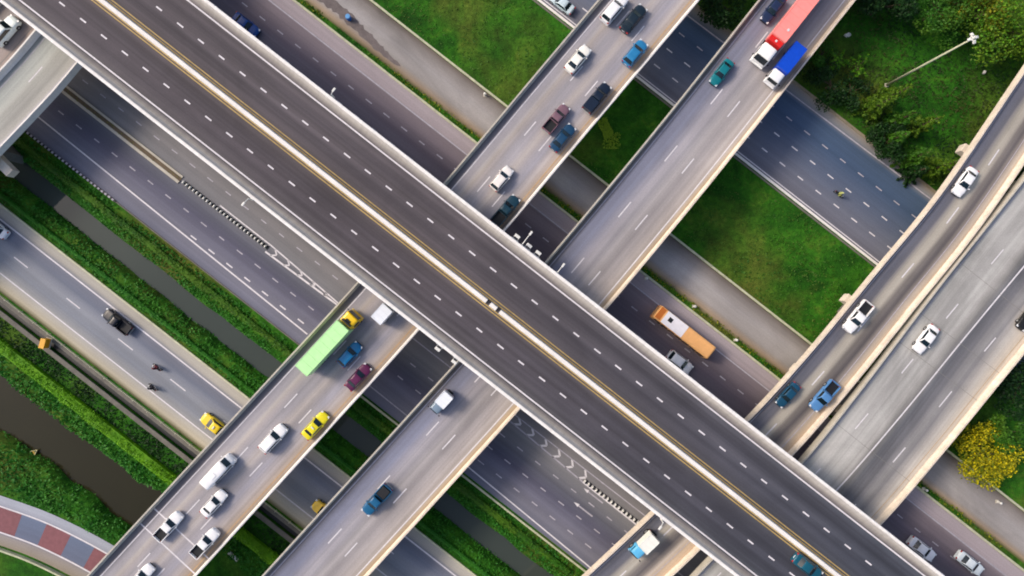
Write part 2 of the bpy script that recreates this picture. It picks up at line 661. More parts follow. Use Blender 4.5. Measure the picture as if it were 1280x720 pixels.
def ground_h(t, n):
    h = np.zeros_like(t)
    nn = n + 0.25 * vnoise(t * 0.3, n * 0.3, 2)
    c = smooth(C1_S - 1.0, C1_S + 1.3, nn) * (1 - smooth(C1_N - 1.3, C1_N + 1.0, nn))
    h = h - 2.6 * c
    e1, e2 = pond_edges(t)
    c = smooth(e2 - 1.1, e2 + 1.1, n) * (1 - smooth(e1 - 1.1, e1 + 1.1, n)) * (1 - smooth(-19.5, -16.5, t))
    h = h - 3.0 * c
    d = smooth(DR_S - 0.10, DR_S + 0.06, n) * (1 - smooth(DR_N - 0.06, DR_N + 0.10, n))
    h = h - 0.9 * d
    g = 0.10 * vnoise(t * 0.5, n * 0.5, 3) + 0.06 * vnoise(t * 1.4, n * 1.4, 4)
    field = smooth(NM(300), NM(308), n) * (1 - smooth(NM(400), NM(409), n)) + smooth(NM(538), NM(546), n) \
        + (1 - smooth(NM(-340), NM(-330), n)) * smooth(NM(-440), NM(-425), n)
    return h + g * field - 0.03

def build_ground():
    ns = set(np.arange(-72, 82, 1.0).tolist())
    for e in (C1_N, C1_S, POND_N, POND_S):
        ns |= set(np.arange(e - 3, e + 3, 0.45).tolist())
    for e in (DR_N, DR_S):
        ns |= {e - 0.10, e - 0.03, e + 0.03, e + 0.10}
    ns |= {-3000, -1200, -400, -150, -100, -85, 95, 120, 180, 420, 1200, 3000}
    ns = np.array(sorted(ns))
    ts = np.array(sorted(set(np.arange(-104, 104, 1.3).tolist()) | {-3000, -1200, -400, -180, -130, 130, 180, 400, 1200, 3000}))
    T, N = np.meshgrid(ts, ns, indexing='ij')
    H = ground_h(T, N)
    X = T * CT + N * ST
    Y = -T * ST + N * CT
    V = np.stack([X, Y, H], -1).reshape(-1, 3)
    a, b = len(ts), len(ns)
    I = np.arange(a * b).reshape(a, b)
    F = np.stack([I[:-1, :-1], I[1:, :-1], I[1:, 1:], I[:-1, 1:]], -1).reshape(-1, 4)
    me = bpy.data.meshes.new('ground')
    me.from_pydata(V.tolist(), [], F.tolist())
    o = link('ground', me, M['grass'], None, True)
    struct(o)
    # flat water sheets
    for nm, n0, n1, z, t0, t1, mt in (('canal_water', C1_S - 1.2, C1_N + 1.2, -1.25, -700, 700, 'water_canal'),
                                      ('pond_water', POND_S - 1.6, POND_N + 1.8, -1.4, -700, -16.6, 'water_pond')):
        mb = MB()
        k = 60
        for i in range(k):
            a, b = t0 + (t1 - t0) * i / k, t0 + (t1 - t0) * (i + 1) / k
            mb.face([AP(a, n0, z), AP(b, n0, z), AP(b, n1, z), AP(a, n1, z)])
        struct(mb.build(nm, M[mt]))
build_ground()

# straight path along the highway direction (v counts towards the south west)
def hpath(n_px, t0=-1400, t1=1400, step=20.0):
    n = NM(n_px)
    a, b = AP(t0, n), AP(t1, n)
    return Path([(a.x, a.y), (b.x, b.y)], None, step, (0.01, 0.01))

HP0 = Path([tuple(AP(-1400, 0).xy), tuple(AP(1400, 0).xy)], None, 20.0, (0.01, 0.01))
def hq(t):
    return t + 1400
def hv(n_px):                    # v of HP0 for image offset n
    return -NM(n_px)

def hstrip(mb, n0, n1, z, t0=-700, t1=700, mi=0):
    a, b = sorted((hv(n0), hv(n1)))
    strip(mb, HP0, a, b, z, hq(t0), hq(t1), mi)

def hroad(name, n_hi, n_lo, z, stops, t0=-1300, t1=1300, **kw):
    """n_hi is the north east edge; stops are (image n, colour)"""
    v0 = hv(n_hi)
    w = hv(n_lo) - v0
    p = hpath(n_hi, t0, t1)
    mb = MB()
    strip(mb, p, 0, w, z, 0, p.s[-1])
    st = sorted(((NM(n_hi) - NM(n)), c) for n, c in stops)
    return struct(mb.build(name, road_mat(name + '_asphalt', st, w, **kw)))

BR = lin
# roads at ground level
hroad('service_highway', 224.5, -108.5, 0.02,
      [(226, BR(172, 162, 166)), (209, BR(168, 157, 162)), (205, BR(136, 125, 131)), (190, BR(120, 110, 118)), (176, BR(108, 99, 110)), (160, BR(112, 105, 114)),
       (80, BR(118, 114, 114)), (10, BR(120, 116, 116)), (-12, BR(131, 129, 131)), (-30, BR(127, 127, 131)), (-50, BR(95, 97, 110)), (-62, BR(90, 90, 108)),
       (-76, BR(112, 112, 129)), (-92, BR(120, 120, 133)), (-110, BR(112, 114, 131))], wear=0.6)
hroad('frontage_road', 283.5, 233, 0.016,
      [(284, BR(104, 94, 86)), (276, BR(136, 130, 126)), (262, BR(168, 164, 163)), (246, BR(162, 157, 154)), (238, BR(160, 140, 116)), (233, BR(92, 94, 50))],
      wear=0.35, patch=0.75)
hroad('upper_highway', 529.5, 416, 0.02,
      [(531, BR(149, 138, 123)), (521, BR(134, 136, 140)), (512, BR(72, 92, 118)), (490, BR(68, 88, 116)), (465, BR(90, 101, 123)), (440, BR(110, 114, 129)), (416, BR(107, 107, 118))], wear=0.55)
hroad('canal_road', -201.5, -287.5, 0.02,
      [(-201, BR(185, 180, 168)), (-211, BR(177, 173, 164)), (-216, BR(125, 127, 139)), (-228, BR(113, 119, 135)), (-242, BR(145, 149, 158)), (-256, BR(131, 136, 146)),
       (-266, BR(155, 156, 158)), (-274, BR(185, 180, 168)), (-282, BR(189, 180, 158)), (-288, BR(121, 115, 80))], wear=0.45)

mb = MB()
ta, tb = TM(372, -14), TM(508, 74)
K = 40
top, bot = [], []
rr = random.Random(4)
for i in range(K + 1):
    f = i / K
    t = ta + (tb - ta) * f
    e_ = math.sin(math.pi * min(1, max(0, f)) ** .8) ** .5
    mid = 247 + 4 * math.sin(f * 5)
    top.append(AP(t, NM(mid + e_ * (6 + rr.uniform(-2, 2))), 0.021))
    bot.append(AP(t, NM(mid - e_ * (6 + rr.uniform(-2, 2))), 0.021))
for i in range(K):
    mb.face([bot[i], bot[i + 1], top[i + 1], top[i]])
struct(mb.build('mud_patch', concrete('damp_mud', (122, 113, 112), 0.6, 0.4)))

# concrete ledges, kerbs and the drain
def kerb(name, n0, n1, h, mat, t0=-700, t1=700, seg=None):
    p = hpath(n0, t0, t1, 30)
    w = abs(NM(n1) - NM(n0))
    mb = sweep(p, [(0, -0.05), (0, h - 0.03), (0.03, h), (w - 0.03, h), (w, h - 0.03), (w, -0.05)], False, None, 0, None, None, True)
    return struct(mb.build(name, mat))
kerb('verge_kerb', 227.3, 224.6, 0.15, M['kerb'])
kerb('frontage_kerb', 286.6, 284.0, 0.16, M['kerb'])
kerb('field_kerb', 416.0, 413.2, 0.14, M['conc_white'])
kerb('field_ledge', 411.8, 409.6, 0.12, M['conc_dark'])
kerb('shoulder_kerb', 532.0, 528.8, 0.14, M['kerb_tan'])
kerb('canal_road_kerb', -199.8, -202.0, 0.15, M['kerb'])
kerb('drain_ledge', -291.5, -296.8, 0.05, M['conc_dark'])
kerb('drain_wall', -305.0, -311.0, 0.12, M['conc_dark'])
kerb('canal_side_kerb', -111.0, -113.4, 0.15, M['kerb'], (590 - 726) / 8.0, 700)
# black and white kerb beside the canal
def tpx2(v):
    return (v - 726) / 8.0
mb = MB()
t = TM(30, 165)
i = 0
while t < TM(143, 254):
    a = AP(t, NM(-109.4), 0.09)
    mb.box(a, (0.35, 0.3, 0.22), -TH, i % 2)
    t += 0.35
    i += 1
struct(mb.build('striped_kerb', [M['faded_mark'], M['trim']]))
kerb('canal_kerb', -108.6, -110.2, 0.12, M['conc_dark'], TM(143, 254), (590 - 726) / 8.0)
# drain floor
mb = MB()
hstrip(mb, -298.0, -304.0, -0.55)
struct(mb.build('drain_water', plain('drain_silt', (22, 24, 28), 0.5)))

# median between the carriageways south west of the viaduct
p = hpath(-32.5, TM(-40, 30), TM(224, 228), 6)
w = NM(-32.5) - NM(-43.5)
mb = sweep(p, [(0, 0), (0, 0.16), (0.28, 0.18), (0.30, 0.10), (w - 0.45, 0.12), (w - 0.42, 0.19), (w, 0.17), (w, 0)], False, None, 0, None, None, True)
o = struct(mb.build('median_kerb', [M['conc']]))
p = hpath(-35.2, TM(-40, 30), TM(224, 228), 3)
mb = MB()
strip(mb, p, 0, w - 0.78, 0.125, 0, p.s[-1])
struct(mb.build('median_soil', M['soil']))

# ------------------------------------------------------------------ road markings at ground level
mk = MB()
ZM = 0.028
def hdash(n, t_px, t_lo, t_hi, pitch, length, width=0.16, mi=0, drop=0.0):
    t0 = (t_px - 726) / 8.0
    k0 = math.ceil((t_lo - t0) / pitch)
    t = t0 + k0 * pitch
    while t < t_hi:
        if random.random() > drop:
            c = NM(n)
            j = random.uniform(-0.03, 0.03)
            mk.box((AP(t, c + j).x, AP(t, c + j).y, ZM - 0.004), (length * random.uniform(0.9, 1.05), width, 0.008), -TH, mi)
        t += pitch
def hline(n0, n1=None, t0=-600, t1=600, width=0.14, mi=0):
    n1 = n0 if n1 is None else n1
    a, b = NM(n0), NM(n1)
    A, B = AP(t0, a, ZM), AP(t1, b, ZM)
    d = Vector((ST, CT, 0)) * width / 2
    mk.face([A - d, B - d, B + d, A + d], None, mi)
def tpx(v):
    return (v - 726) / 8.0
hdash(184, 272.8, -90, 90, 3.51, 1.15, 0.17, 1)
hdash(160, 272.8, -90, 90, 3.51, 1.15, 0.17, 1)
hline(207, 207, -600, 600, 0.2, 1)
for n in (440.5, 465.3, 490.4):
    hdash(n, 698.3, -60, 90, 3.55, 1.15, 0.17, 1 if n > 470 else 0)
hline(513, 521, tpx(640), tpx(1120), 0.2, 1)
hline(418.6, 418.6, -300, 300, 0.15, 0)
hdash(-64, 147.1, tpx(0), tpx(1300), 3.54, 1.1, 0.17, 1)
hdash(-85, 147.1, tpx(365), tpx(640), 3.54, 1.2, 0.2, 0)
hdash(-85, 687.8, tpx(760), tpx(1300), 3.54, 1.2, 0.18, 1)
hdash(-42, 687.8, tpx(640), tpx(1300), 3.54, 1.1, 0.17, 1)
hdash(-15, 147.1, tpx(0), tpx(570), 3.54, 1.1, 0.17, 1)
hline(-84.6, -92.6, tpx(60), tpx(560), 0.22, 0)
hline(-94.5, -97.0, tpx(580), tpx(800), 0.18, 1)
hline(-99.0, -105.5, tpx(800), tpx(1050), 0.2, 0)
hline(-15.3, -15.3, tpx(640), tpx(790), 0.2, 1)
hdash(-242.3, 222.7, -110, 90, 10.37, 2.85, 0.17, 0)
hline(-215.3, -217.0, -110, 60, 0.22, 0)
hline(-268.2, -270.5, -110, 60, 0.18, 0)

def hpoly(pts, mi=0):            # (t px, n px) corners
    mk.face([AP(tpx(a), NM(b), ZM + 0.002) for a, b in pts], None, mi)
# chevron island ahead of the median (narrows to the right)
TA, TB = 455, 566
def edge_hi(t):
    return -33.0 + (t - TA) / (TB - TA) * -5.2
def edge_lo(t):
    return -43.6 + (t - TA) / (TB - TA) * 3.0
def bar(t0, n0, t1, n1, wpx, mi=0):
    a, b = AP(tpx(t0), NM(n0), ZM + 0.002), AP(tpx(t1), NM(n1), ZM + 0.002)
    d = (b - a).normalized()
    s = Vector((-d.y, d.x, 0)) * wpx / 16.0
    mk.face([a - s, b - s, b + s, a + s], None, mi)
bar(TA - 80, -33, TA, -33, 1.6)
bar(TA, edge_hi(TA), TB, edge_hi(TB), 1.7)
bar(TA, edge_lo(TA), TB, edge_lo(TB), 2.2)
for i in range(5):
    t = TA + 12 + i * 20.5
    m = (edge_hi(t) + edge_lo(t)) / 2
    bar(t - 4, edge_hi(t), t + 2, m, 1.7)
    bar(t - 4, edge_lo(t), t + 2, m, 1.7)
# island on the far side of the second ramp
TC, TD = 800, 945
bar(TC - 10, -12.4, TD + 130, -11.4, 1.4, 1)
bar(TC - 10, -21.0, TD, -26.2, 1.8, 1)
bar(TD, -26.2, TD + 130, -27.4, 1.8, 0)
for i in range(7):
    t = TC + 16 + i * 21.0
    lo = -21.2 - (t - TC) / (TD - TC) * 5.0
    m = (-12.2 + lo) / 2
    bar(t - 4, -12.4, t + 2.6, m, 2.4, 0)
    bar(t - 4.5, lo, t + 2.6, m, 2.6, 0)
# lane arrows pointing up the road
def arrow(hx, hy, txx, tyy, sc=1.0):
    th, nh = CT * hx + ST * hy, ST * hx - CT * hy
    tt = CT * txx + ST * tyy
    hpoly([(th - 9 * sc, nh), (th + 3 * sc, nh + 3.4 * sc), (th + 3 * sc, nh - 3.4 * sc)], 0)
    hpoly([(th + 3 * sc, nh + 0.9), (tt, nh + 0.9), (tt, nh - 0.9), (th + 3 * sc, nh - 0.9)], 1)
arrow(721.7, 630.8, 741, 645, .62)
arrow(734, 613.5, 752, 631, .62)
struct(mk.build('road_markings', [M['white_mark'], M['faded_mark']]))

# ------------------------------------------------------------------ the coloured lane at the lower left corner
RL = Path([W2(*p).xy for p in ((-90, 588), (0, 619), (66.7, 643.3), (141.7, 681.7), (230, 738), (330, 806))], None, 1.5, (60, 60))
WL = 7.4
mb = MB()
strip(mb, RL, 0, WL, 0.03, 0, RL.s[-1])
struct(mb.build('coloured_lane', road_mat('lane_asphalt', [(0, BR(168, 174, 186)), (1.4, BR(160, 164, 176)), (1.9, BR(104, 116, 140)), (5.2, BR(104, 112, 134)), (5.8, BR(150, 144, 142)), (7.4, BR(150, 140, 124))], WL, 0.35)))
mb = MB()
strip(mb, RL, 1.5, 1.72, 0.04, 0, RL.s[-1])
strip(mb, RL, 5.35, 5.57, 0.04, 0, RL.s[-1])
struct(mb.build('lane_edge_lines', M['white_mark']))
mb = MB()
qa = RL.nearest(W2(22.5, 658))
blk = 4.25
for i in range(-5, 8):
    q0 = qa + blk * (2 * i - 1)
    if 0 < q0 < RL.s[-1] - blk:
        strip(mb, RL, 1.74, 5.33, 0.036, q0, q0 + blk)
struct(mb.build('red_lane_blocks', M['red_road']))
o = sweep(RL, [(7.75, -0.05), (7.75, 0.5), (7.78, 0.55), (8.0, 0.55), (8.03, 0.5), (8.03, -0.05)], False, None, 0, None, None, True).build('low_wall', M['kerb'])
tag(o, 'low pale concrete edge wall below the red and grey lane', 'wall')

# ------------------------------------------------------------------ elevated roads
def build_ramp(label, path, z, stops, marks, piers, wmax, sides=('conc', 'conc'), cap_over=(0, 0), jersey=None, joints=(), wear=0.65, ph=0.9, patch=0.45):
    e = empty('overpass', path.at(path.s[-1] / 2, 0, 0))
    inv = -e.location
    tag(e, label, 'overpass', 'elevated ramps crossing under the viaduct')
    def put(mb, name, mats, **kw):
        o = mb.build(name, mats, e, **kw)
        o.location = inv
        return o
    # slab
    mb = sweep(path, [(0.02, z - 0.35), (0.02, z - 0.004), (0.02, z - 0.004, True), (0.02, z - 0.35, True), (1.6, z - 1.15, True), (1.6, z - 1.15)], True)
    put(mb, 'deck', M['conc_beige'])
    # parapets with a sloped inner foot
    pr = [(0.0, z - 0.34), (0.0, z + ph), (0.22, z + ph), (0.27, z + 0.35), (0.42, z + 0.02), (0.42, z - 0.02)]
    put(sweep(path, pr, False, None, 0, None, None, True), 'parapet', M[sides[0]])
    pr = [(a, b, True) for a, b in pr]
    put(sweep(path, pr, False), 'parapet', M[sides[1]])
    if jersey:
        for v in jersey:
            pj = [(v - 0.4, z), (v - 0.2, z + 0.3), (v - 0.12, z + 0.85), (v + 0.12, z + 0.85), (v + 0.2, z + 0.3), (v + 0.4, z)]
            put(sweep(path, pj, False, None, 0, None, None, True), 'median_barrier', M['conc_white'])
    # running surface with its painted lines
    mb = MB()
    sweep(path, [(0.36, z), (0.36, z, True)], False, mb, 4, None, None, True)
    zz = z + 0.008
    for kd in marks:
        if kd[0] == 'line':
            _, v, w, mi, rt = kd
            strip(mb, path, v - w / 2, v + w / 2, zz, 0, path.s[-1], mi, rt)
        else:
            _, v, w, mi, rt, ax, ay, pitch, ln = kd
            q = path.nearest(W2(ax, ay, z)) % pitch
            while q < path.s[-1] - ln:
                l2 = ln * random.uniform(0.94, 1.04)
                strip(mb, path, v - w / 2, v + w / 2, zz, max(0, q - l2 / 2), q + l2 / 2, mi, rt)
                q += pitch
    for (jx, jy, w, mi) in joints:      # expansion joints straight across the deck
        q = path.nearest(W2(jx, jy, z))
        sweep(path, [(0.45, zz + 0.003), (0.45, zz + 0.003, True)], False, mb, mi, q - w / 2, q + w / 2, True)
    put(mb, 'road_surface', [M['white_mark'], M['faded_mark'], M['orange_mark'], M['seam'], road_mat('ramp_surface', stops, wmax, wear, patch)])
    # piers
    for npx in piers:
        target = NM(npx)
        best, bq = 1e9, None
        for i, q in enumerate(path.s):
            c = path.at(q, path.w[i] / 2)
            d = abs(c.x * ST + c.y * CT - target)
            if d < best:
                best, bq = d, q
        if best > 2:
            continue
        w = path.width(bq)
        hd = path.heading(bq)
        c = path.at(bq, w / 2)
        for s in (-1, 1) if w > 13 else (0,):
            mb = MB()
            cc = path.at(bq, w / 2 + s * w * 0.25)
            mb.box((cc.x, cc.y, (z - 2.5 - 2.0) / 2), (1.5, 2.4, z - 2.5 + 2.0), hd)
            o = put(mb, 'pier', M['conc_dark'], bevel=0.12)
        a, b = cap_over if npx in (572, 336, -136) else (0, 0)
        mc = MB()
        cc = path.at(bq, (w + b - a) / 2)
        mc.box((cc.x, cc.y, z - 1.152 - 0.675), (1.3, w - 1.5 + a + b, 1.35), hd)
        k = mc.build('pier_cap', M['conc_beige'], o, bevel=0.08)
    return e

def mpx(z, v):
    return v * (CAM_Z - z) / FPX
zt = Z_MID + 0.9
def LP(pts, shift=0.0):
    """left outer parapet edge given in the photograph -> path with widths"""
    P = [W2(x, y, zt).xy for x, y, w in pts]
    return Path(P, [mpx(zt, w) for x, y, w in pts], 2.0, (90, 90))

PX = 1 / 8.636        # metres per photo pixel on the ramps
RAMP1 = LP([(108, 720, 101.5), (228, 590, 100), (348, 460, 98.5), (446, 353, 97.5), (560, 222, 97), (654, 110, 97), (747, 0, 97)])
e1 = build_ramp('grey three lane ramp with an orange edge line, carrying the lime green truck', RAMP1, Z_MID,
    [(0.3, BR(118, 115, 118)), (1.2, BR(125, 121, 126)), (1.5, BR(159, 156, 162)), (2.4, BR(169, 165, 168)), (3.0, BR(182, 174, 168)), (3.7, BR(167, 161, 162)), (4.3, BR(156, 153, 158)),
     (5.3, BR(167, 163, 168)), (6.2, BR(186, 178, 174)), (7.2, BR(161, 157, 162)), (8.2, BR(159, 157, 166)), (9.2, BR(178, 170, 168)), (10.2, BR(167, 153, 140)), (11.3, BR(139, 126, 112))],
    [('line', 1.35, 0.16, 0, False), ('line', 0.92, 0.17, 2, True), ('dash', 4.36, 0.16, 0, False, 661.7, 160, 10.45, 2.8), ('dash', 7.4, 0.16, 0, False, 680, 178.3, 10.45, 2.8)],
    (560, 350, 232, -122, -186, -320), 11.6, ('conc', 'conc_white'), joints=((186, 664, 0.2, 0), (203, 645, 0.2, 0)))
RAMP2 = LP([(327, 720, 98.5), (440, 596, 99), (548, 477, 99), (622, 395, 98), (687.5, 320, 97), (788, 200, 96.5), (853, 120, 96), (948, 0, 95.5)])
e2 = build_ramp('grey three lane ramp through the middle, carrying the red lorry and the blue box truck', RAMP2, Z_MID,
    [(0.3, BR(127, 117, 108)), (1.0, BR(122, 119, 124)), (1.6, BR(125, 128, 146)), (2.8, BR(131, 134, 152)), (3.6, BR(148, 147, 158)), (4.6, BR(167, 163, 168)), (5.4, BR(154, 151, 156)),
     (6.4, BR(173, 168, 168)), (7.4, BR(154, 149, 150)), (8.2, BR(169, 163, 162)), (9.2, BR(182, 174, 170)), (10.0, BR(173, 165, 158)), (10.6, BR(178, 159, 132)), (11.3, BR(169, 149, 120))],
    [('line', 0.95, 0.16, 1, False), ('line', 1.15, 0.16, 0, True), ('dash', 3.95, 0.16, 0, False, 541.7, 536.7, 10.5, 2.8), ('dash', 7.0, 0.16, 0, False, 561.7, 553.3, 10.5, 2.8)],
    (560, 350, 232, -122, -186, -320), 11.5, ('conc', 'conc_beige'))
RAMP3 = LP([(730, 723, 74), (815, 643, 74), (935, 525, 71.5), (1010, 443, 69), (1092, 344, 67), (1175, 242.5, 65.5), (1283, 85, 65)])
e3 = build_ramp('narrow two lane ramp with beige sides right of the grass fields', RAMP3, Z_MID,
    [(0.3, BR(108, 102, 100)), (0.8, BR(128, 126, 130)), (1.6, BR(104, 106, 118)), (2.4, BR(110, 110, 118)), (3.2, BR(176, 170, 158)), (3.9, BR(182, 176, 164)), (4.6, BR(126, 120, 116)), (5.4, BR(98, 94, 96)),
     (6.0, BR(142, 134, 128)), (6.6, BR(196, 184, 170)), (7.2, BR(200, 180, 156)), (8.4, BR(206, 178, 148))],
    [('line', 0.5, 0.12, 3, False), ('line', 0.86, 0.13, 1, False), ('dash', 3.75, 0.16, 0, False, 1023, 473, 10.1, 2.8), ('line', 1.5, 0.1, 1, True)],
    (572, 336, 232, -150), 8.4, ('conc_beige', 'conc_beige'), (0.9, 0), wear=0.8)
RAMP4 = LP([(866.5, 723, 124), (1000.5, 580, 126), (1078.5, 483, 131), (1170, 362.5, 136.5), (1260, 249, 140)])
e4 = build_ramp('wide pale concrete ramp with a solid centre line at the right side', RAMP4, Z_MID,
    [(0.3, BR(162, 162, 159)), (1.0, BR(173, 174, 171)), (2.2, BR(186, 185, 181)), (3.6, BR(170, 169, 166)), (5.2, BR(192, 191, 187)), (6.6, BR(180, 178, 174)), (7.4, BR(128, 127, 126)), (8.3, BR(100, 102, 108)), (9.6, BR(113, 113, 118)),
     (10.8, BR(139, 138, 138)), (11.6, BR(129, 128, 130)), (13.0, BR(190, 185, 178)), (14.6, BR(206, 194, 177)), (16, BR(219, 201, 180))],
    [('line', 1.0, 0.14, 1, False), ('line', 7.55, 0.2, 0, True), ('dash', 11.4, 0.16, 0, True, 1081.7, 530, 10.3, 2.8), ('dash', 4.1, 0.16, 0, True, 1128, 571.7, 10.3, 2.8), ('line', 1.1, 0.07, 2, True)],
    (350, 232, 572), 16.0, ('conc', 'conc_beige'), patch=0.8, wear=0.8, joints=((1180, 414, 0.05, 3), (1150, 447, 0.05, 3), (1065, 545, 0.05, 3), (1230, 352, 0.05, 3)))
RAMPW = LP([(-112, 113, 130), (-103, 104, 130), (-32, 29, 130), (-2.5, -6, 130)])
e5 = build_ramp('pale concrete ramp split by a white barrier at the upper left corner', RAMPW, Z_MID,
    [(0.3, BR(150, 140, 136)), (3, BR(150, 144, 142)), (6.8, BR(166, 150, 142)), (7.9, BR(150, 154, 152)), (9.4, BR(178, 182, 176)), (11, BR(186, 186, 178)), (12.4, BR(168, 168, 162)), (14, BR(190, 188, 182)), (15.4, BR(196, 192, 188))],
    [('line', 1.0, 0.14, 1, True), ('dash', 4.2, 0.16, 0, True, 42.5, 89.6, 10.3, 2.8), ('line', 6.6, 0.12, 1, True), ('line', 9.0, 0.12, 3, True)],
    (-136, 40), 15.4, ('conc', 'conc_white'), (0, 2.8), jersey=(7.2,))

# ------------------------------------------------------------------ top viaduct
def build_viaduct():
    z = Z_TOP
    k = (CAM_Z - z) / FPX
    ktop = (CAM_Z - z - 0.9) / FPX
    n_hi, n_lo = (160 - 110.4) * ktop, (-2 - 110.4) * ktop
    a, b = AP(-420, n_hi), AP(420, n_hi)
    P = Path([a.xy, b.xy], [n_hi - n_lo] * 2, 6.0, (0.01, 0.01))
    W = n_hi - n_lo
    def V(npx):
        return n_hi - (npx - 110.4) * k
    e = empty('viaduct', (0, 0, 0))
    tag(e, 'dark asphalt viaduct with white parapets and double yellow lines, on top of every other road', 'viaduct')
    mb = sweep(P, [(0.02, z - 0.4), (0.02, z - 0.004), (0.02, z - 0.004, True), (0.02, z - 0.4, True), (3.2, z - 1.8, True), (3.2, z - 1.8)], True)
    mb.build('deck', M['conc'], e)
    st = [(V(n), c) for n, c in ((150, BR(92, 92, 92)), (140, BR(94, 88, 92)), (128, BR(78, 73, 78)), (118, BR(92, 86, 90)), (105, BR(80, 75, 80)), (92, BR(90, 84, 88)), (80, BR(96, 90, 88)),
                                 (66, BR(86, 80, 84)), (56, BR(76, 71, 76)), (44, BR(88, 82, 87)), (32, BR(78, 73, 78)), (20, BR(90, 85, 89)), (8, BR(96, 95, 93)))]
    VMAT = road_mat('viaduct_asphalt', sorted(st), W, 0.85, 0.55, 0.66, 1.3)
    # asphalt colour is multiplied by a bluer tint towards the south east
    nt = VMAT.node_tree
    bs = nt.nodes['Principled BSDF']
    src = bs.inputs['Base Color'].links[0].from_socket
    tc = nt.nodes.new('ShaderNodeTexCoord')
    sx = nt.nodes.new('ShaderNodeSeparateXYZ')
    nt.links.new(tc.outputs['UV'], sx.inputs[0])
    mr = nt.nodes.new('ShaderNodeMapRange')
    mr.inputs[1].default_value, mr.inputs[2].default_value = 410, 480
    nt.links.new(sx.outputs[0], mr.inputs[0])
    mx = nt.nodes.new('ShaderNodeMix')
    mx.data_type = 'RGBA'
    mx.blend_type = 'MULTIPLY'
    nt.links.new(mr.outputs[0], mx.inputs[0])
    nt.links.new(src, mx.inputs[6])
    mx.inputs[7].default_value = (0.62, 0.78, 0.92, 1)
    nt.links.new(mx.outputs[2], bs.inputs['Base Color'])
    # curved parapets: flat dirty foot rising to a clean white coping
    km = NT('parapet_concrete', 0.8, 0.3)
    uv = km.coord('UV')
    sp = km.n('ShaderNodeSeparateXYZ')
    km.l(uv, sp.inputs[0])
    d = km.math('MINIMUM', sp.outputs[1], km.math('SUBTRACT', W, sp.outputs[1]))
    nz = km.noise(km.coord('UV', (0.12, 1.5, 1)), 1.0, 5, 0.6)
    d = km.math('ADD', d, km.math('MULTIPLY', km.math('SUBTRACT', nz, 0.5), 0.45))
    c = km.ramp(km.math('DIVIDE', d, 1.6), [(0.0, lin(252, 250, 248)), (0.2, lin(248, 244, 238)), (0.32, lin(214, 208, 200)), (0.56, lin(168, 162, 154)), (0.85, lin(118, 112, 112))])
    fine = km.noise(km.coord('UV'), 3.0, 4, 0.7)
    c = km.mix(0.35, c, km.grey(fine, 0.75, 1.12), 'MULTIPLY')
    rs = km.noise(km.coord('UV', (1.6, 0.15, 1)), 1.0, 4, 0.65)
    c = km.mix(0.4, c, km.grey(rs, 0.62, 1.08), 'MULTIPLY')
    # cast joints every few metres
    jm = km.math('PINGPONG', sp.outputs[0], 2.5)
    c = km.mix(0.25, c, km.ramp(jm, [(0.0, (0.5, 0.5, 0.5, 1)), (0.03, (1, 1, 1, 1))]), 'MULTIPLY')
    km.col(c)
    pr = [(0, z - 0.38), (0, z + 0.86), (0.05, z + 0.9), (0.4, z + 0.9), (0.46, z + 0.84), (0.6, z + 0.5), (0.78, z + 0.28), (1.0, z + 0.16), (1.25, z + 0.08), (1.45, z + 0.03), (1.5, z - 0.02)]
    sweep(P, pr, False, None, 0, None, None, True).build('parapet', km.m, e)
    sweep(P, [(x, y, True) for x, y in pr], False).build('parapet', km.m, e)
    # median barrier, with a gap closed by a separate white block
    m = V(78)
    qg = 420 + TM(617, 383, z)
    pm = [(m - 0.36, z), (m - 0.33, z + 0.12), (m - 0.28, z + 0.4), (m - 0.25, z + 0.7), (m + 0.25, z + 0.7), (m + 0.28, z + 0.4), (m + 0.33, z + 0.12), (m + 0.36, z)]
    for q0, q1 in ((0, qg - 1.15), (qg - 0.55, qg + 0.55), (qg + 1.1, P.s[-1])):
        sweep(P, pm, True, None, 0, q0, q1, True).build('median_barrier', M['conc_white'], e)
    mb = MB()
    sweep(P, [(1.3, z), (1.3, z, True)], False, mb, 2, None, None, True)
    zz = z + 0.008
    L = P.s[-1]
    def vline(n, w, mi):
        strip(mb, P, V(n) - w / 2, V(n) + w / 2, zz, 0, L, mi)
    vline(15.2, 0.2, 0)
    vline(144.3, 0.2, 0)
    for n in (70.8, 74.0, 82.6, 86.0):
        vline(n, 0.15, 1)
    for n, (ax, ay) in ((43.8, (100, 23.3)), (114, (247.5, 49))):
        t0 = TM(ax, ay, z)
        q = (420 + t0) % 3.57
        while q < L - 2:
            strip(mb, P, V(n) - 0.1, V(n) + 0.1, zz, q, q + 1.02 * random.uniform(0.92, 1.05), 0)
            q += 3.57
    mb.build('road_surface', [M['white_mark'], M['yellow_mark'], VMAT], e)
    for t in (-95, -62, -29, 8, 41, 74, 107):
        c = AP(t, (78 - 110.4) * 0.125)
        mb = MB()
        mb.box((c.x, c.y, (z - 3.6) / 2 - 0.5), (2.2, 3.4, z - 3.6 + 1.0), -TH)
        o = mb.build('pier', M['conc_dark'], e, 0.2)
        mc = MB()
        mc.box((c.x, c.y, z - 1.802 - 0.9), (2.4, 11.5, 1.8), -TH)
        mc.build('pier_cap', M['conc'], o, 0.15)
    return P, V
VIA, VV = build_viaduct()

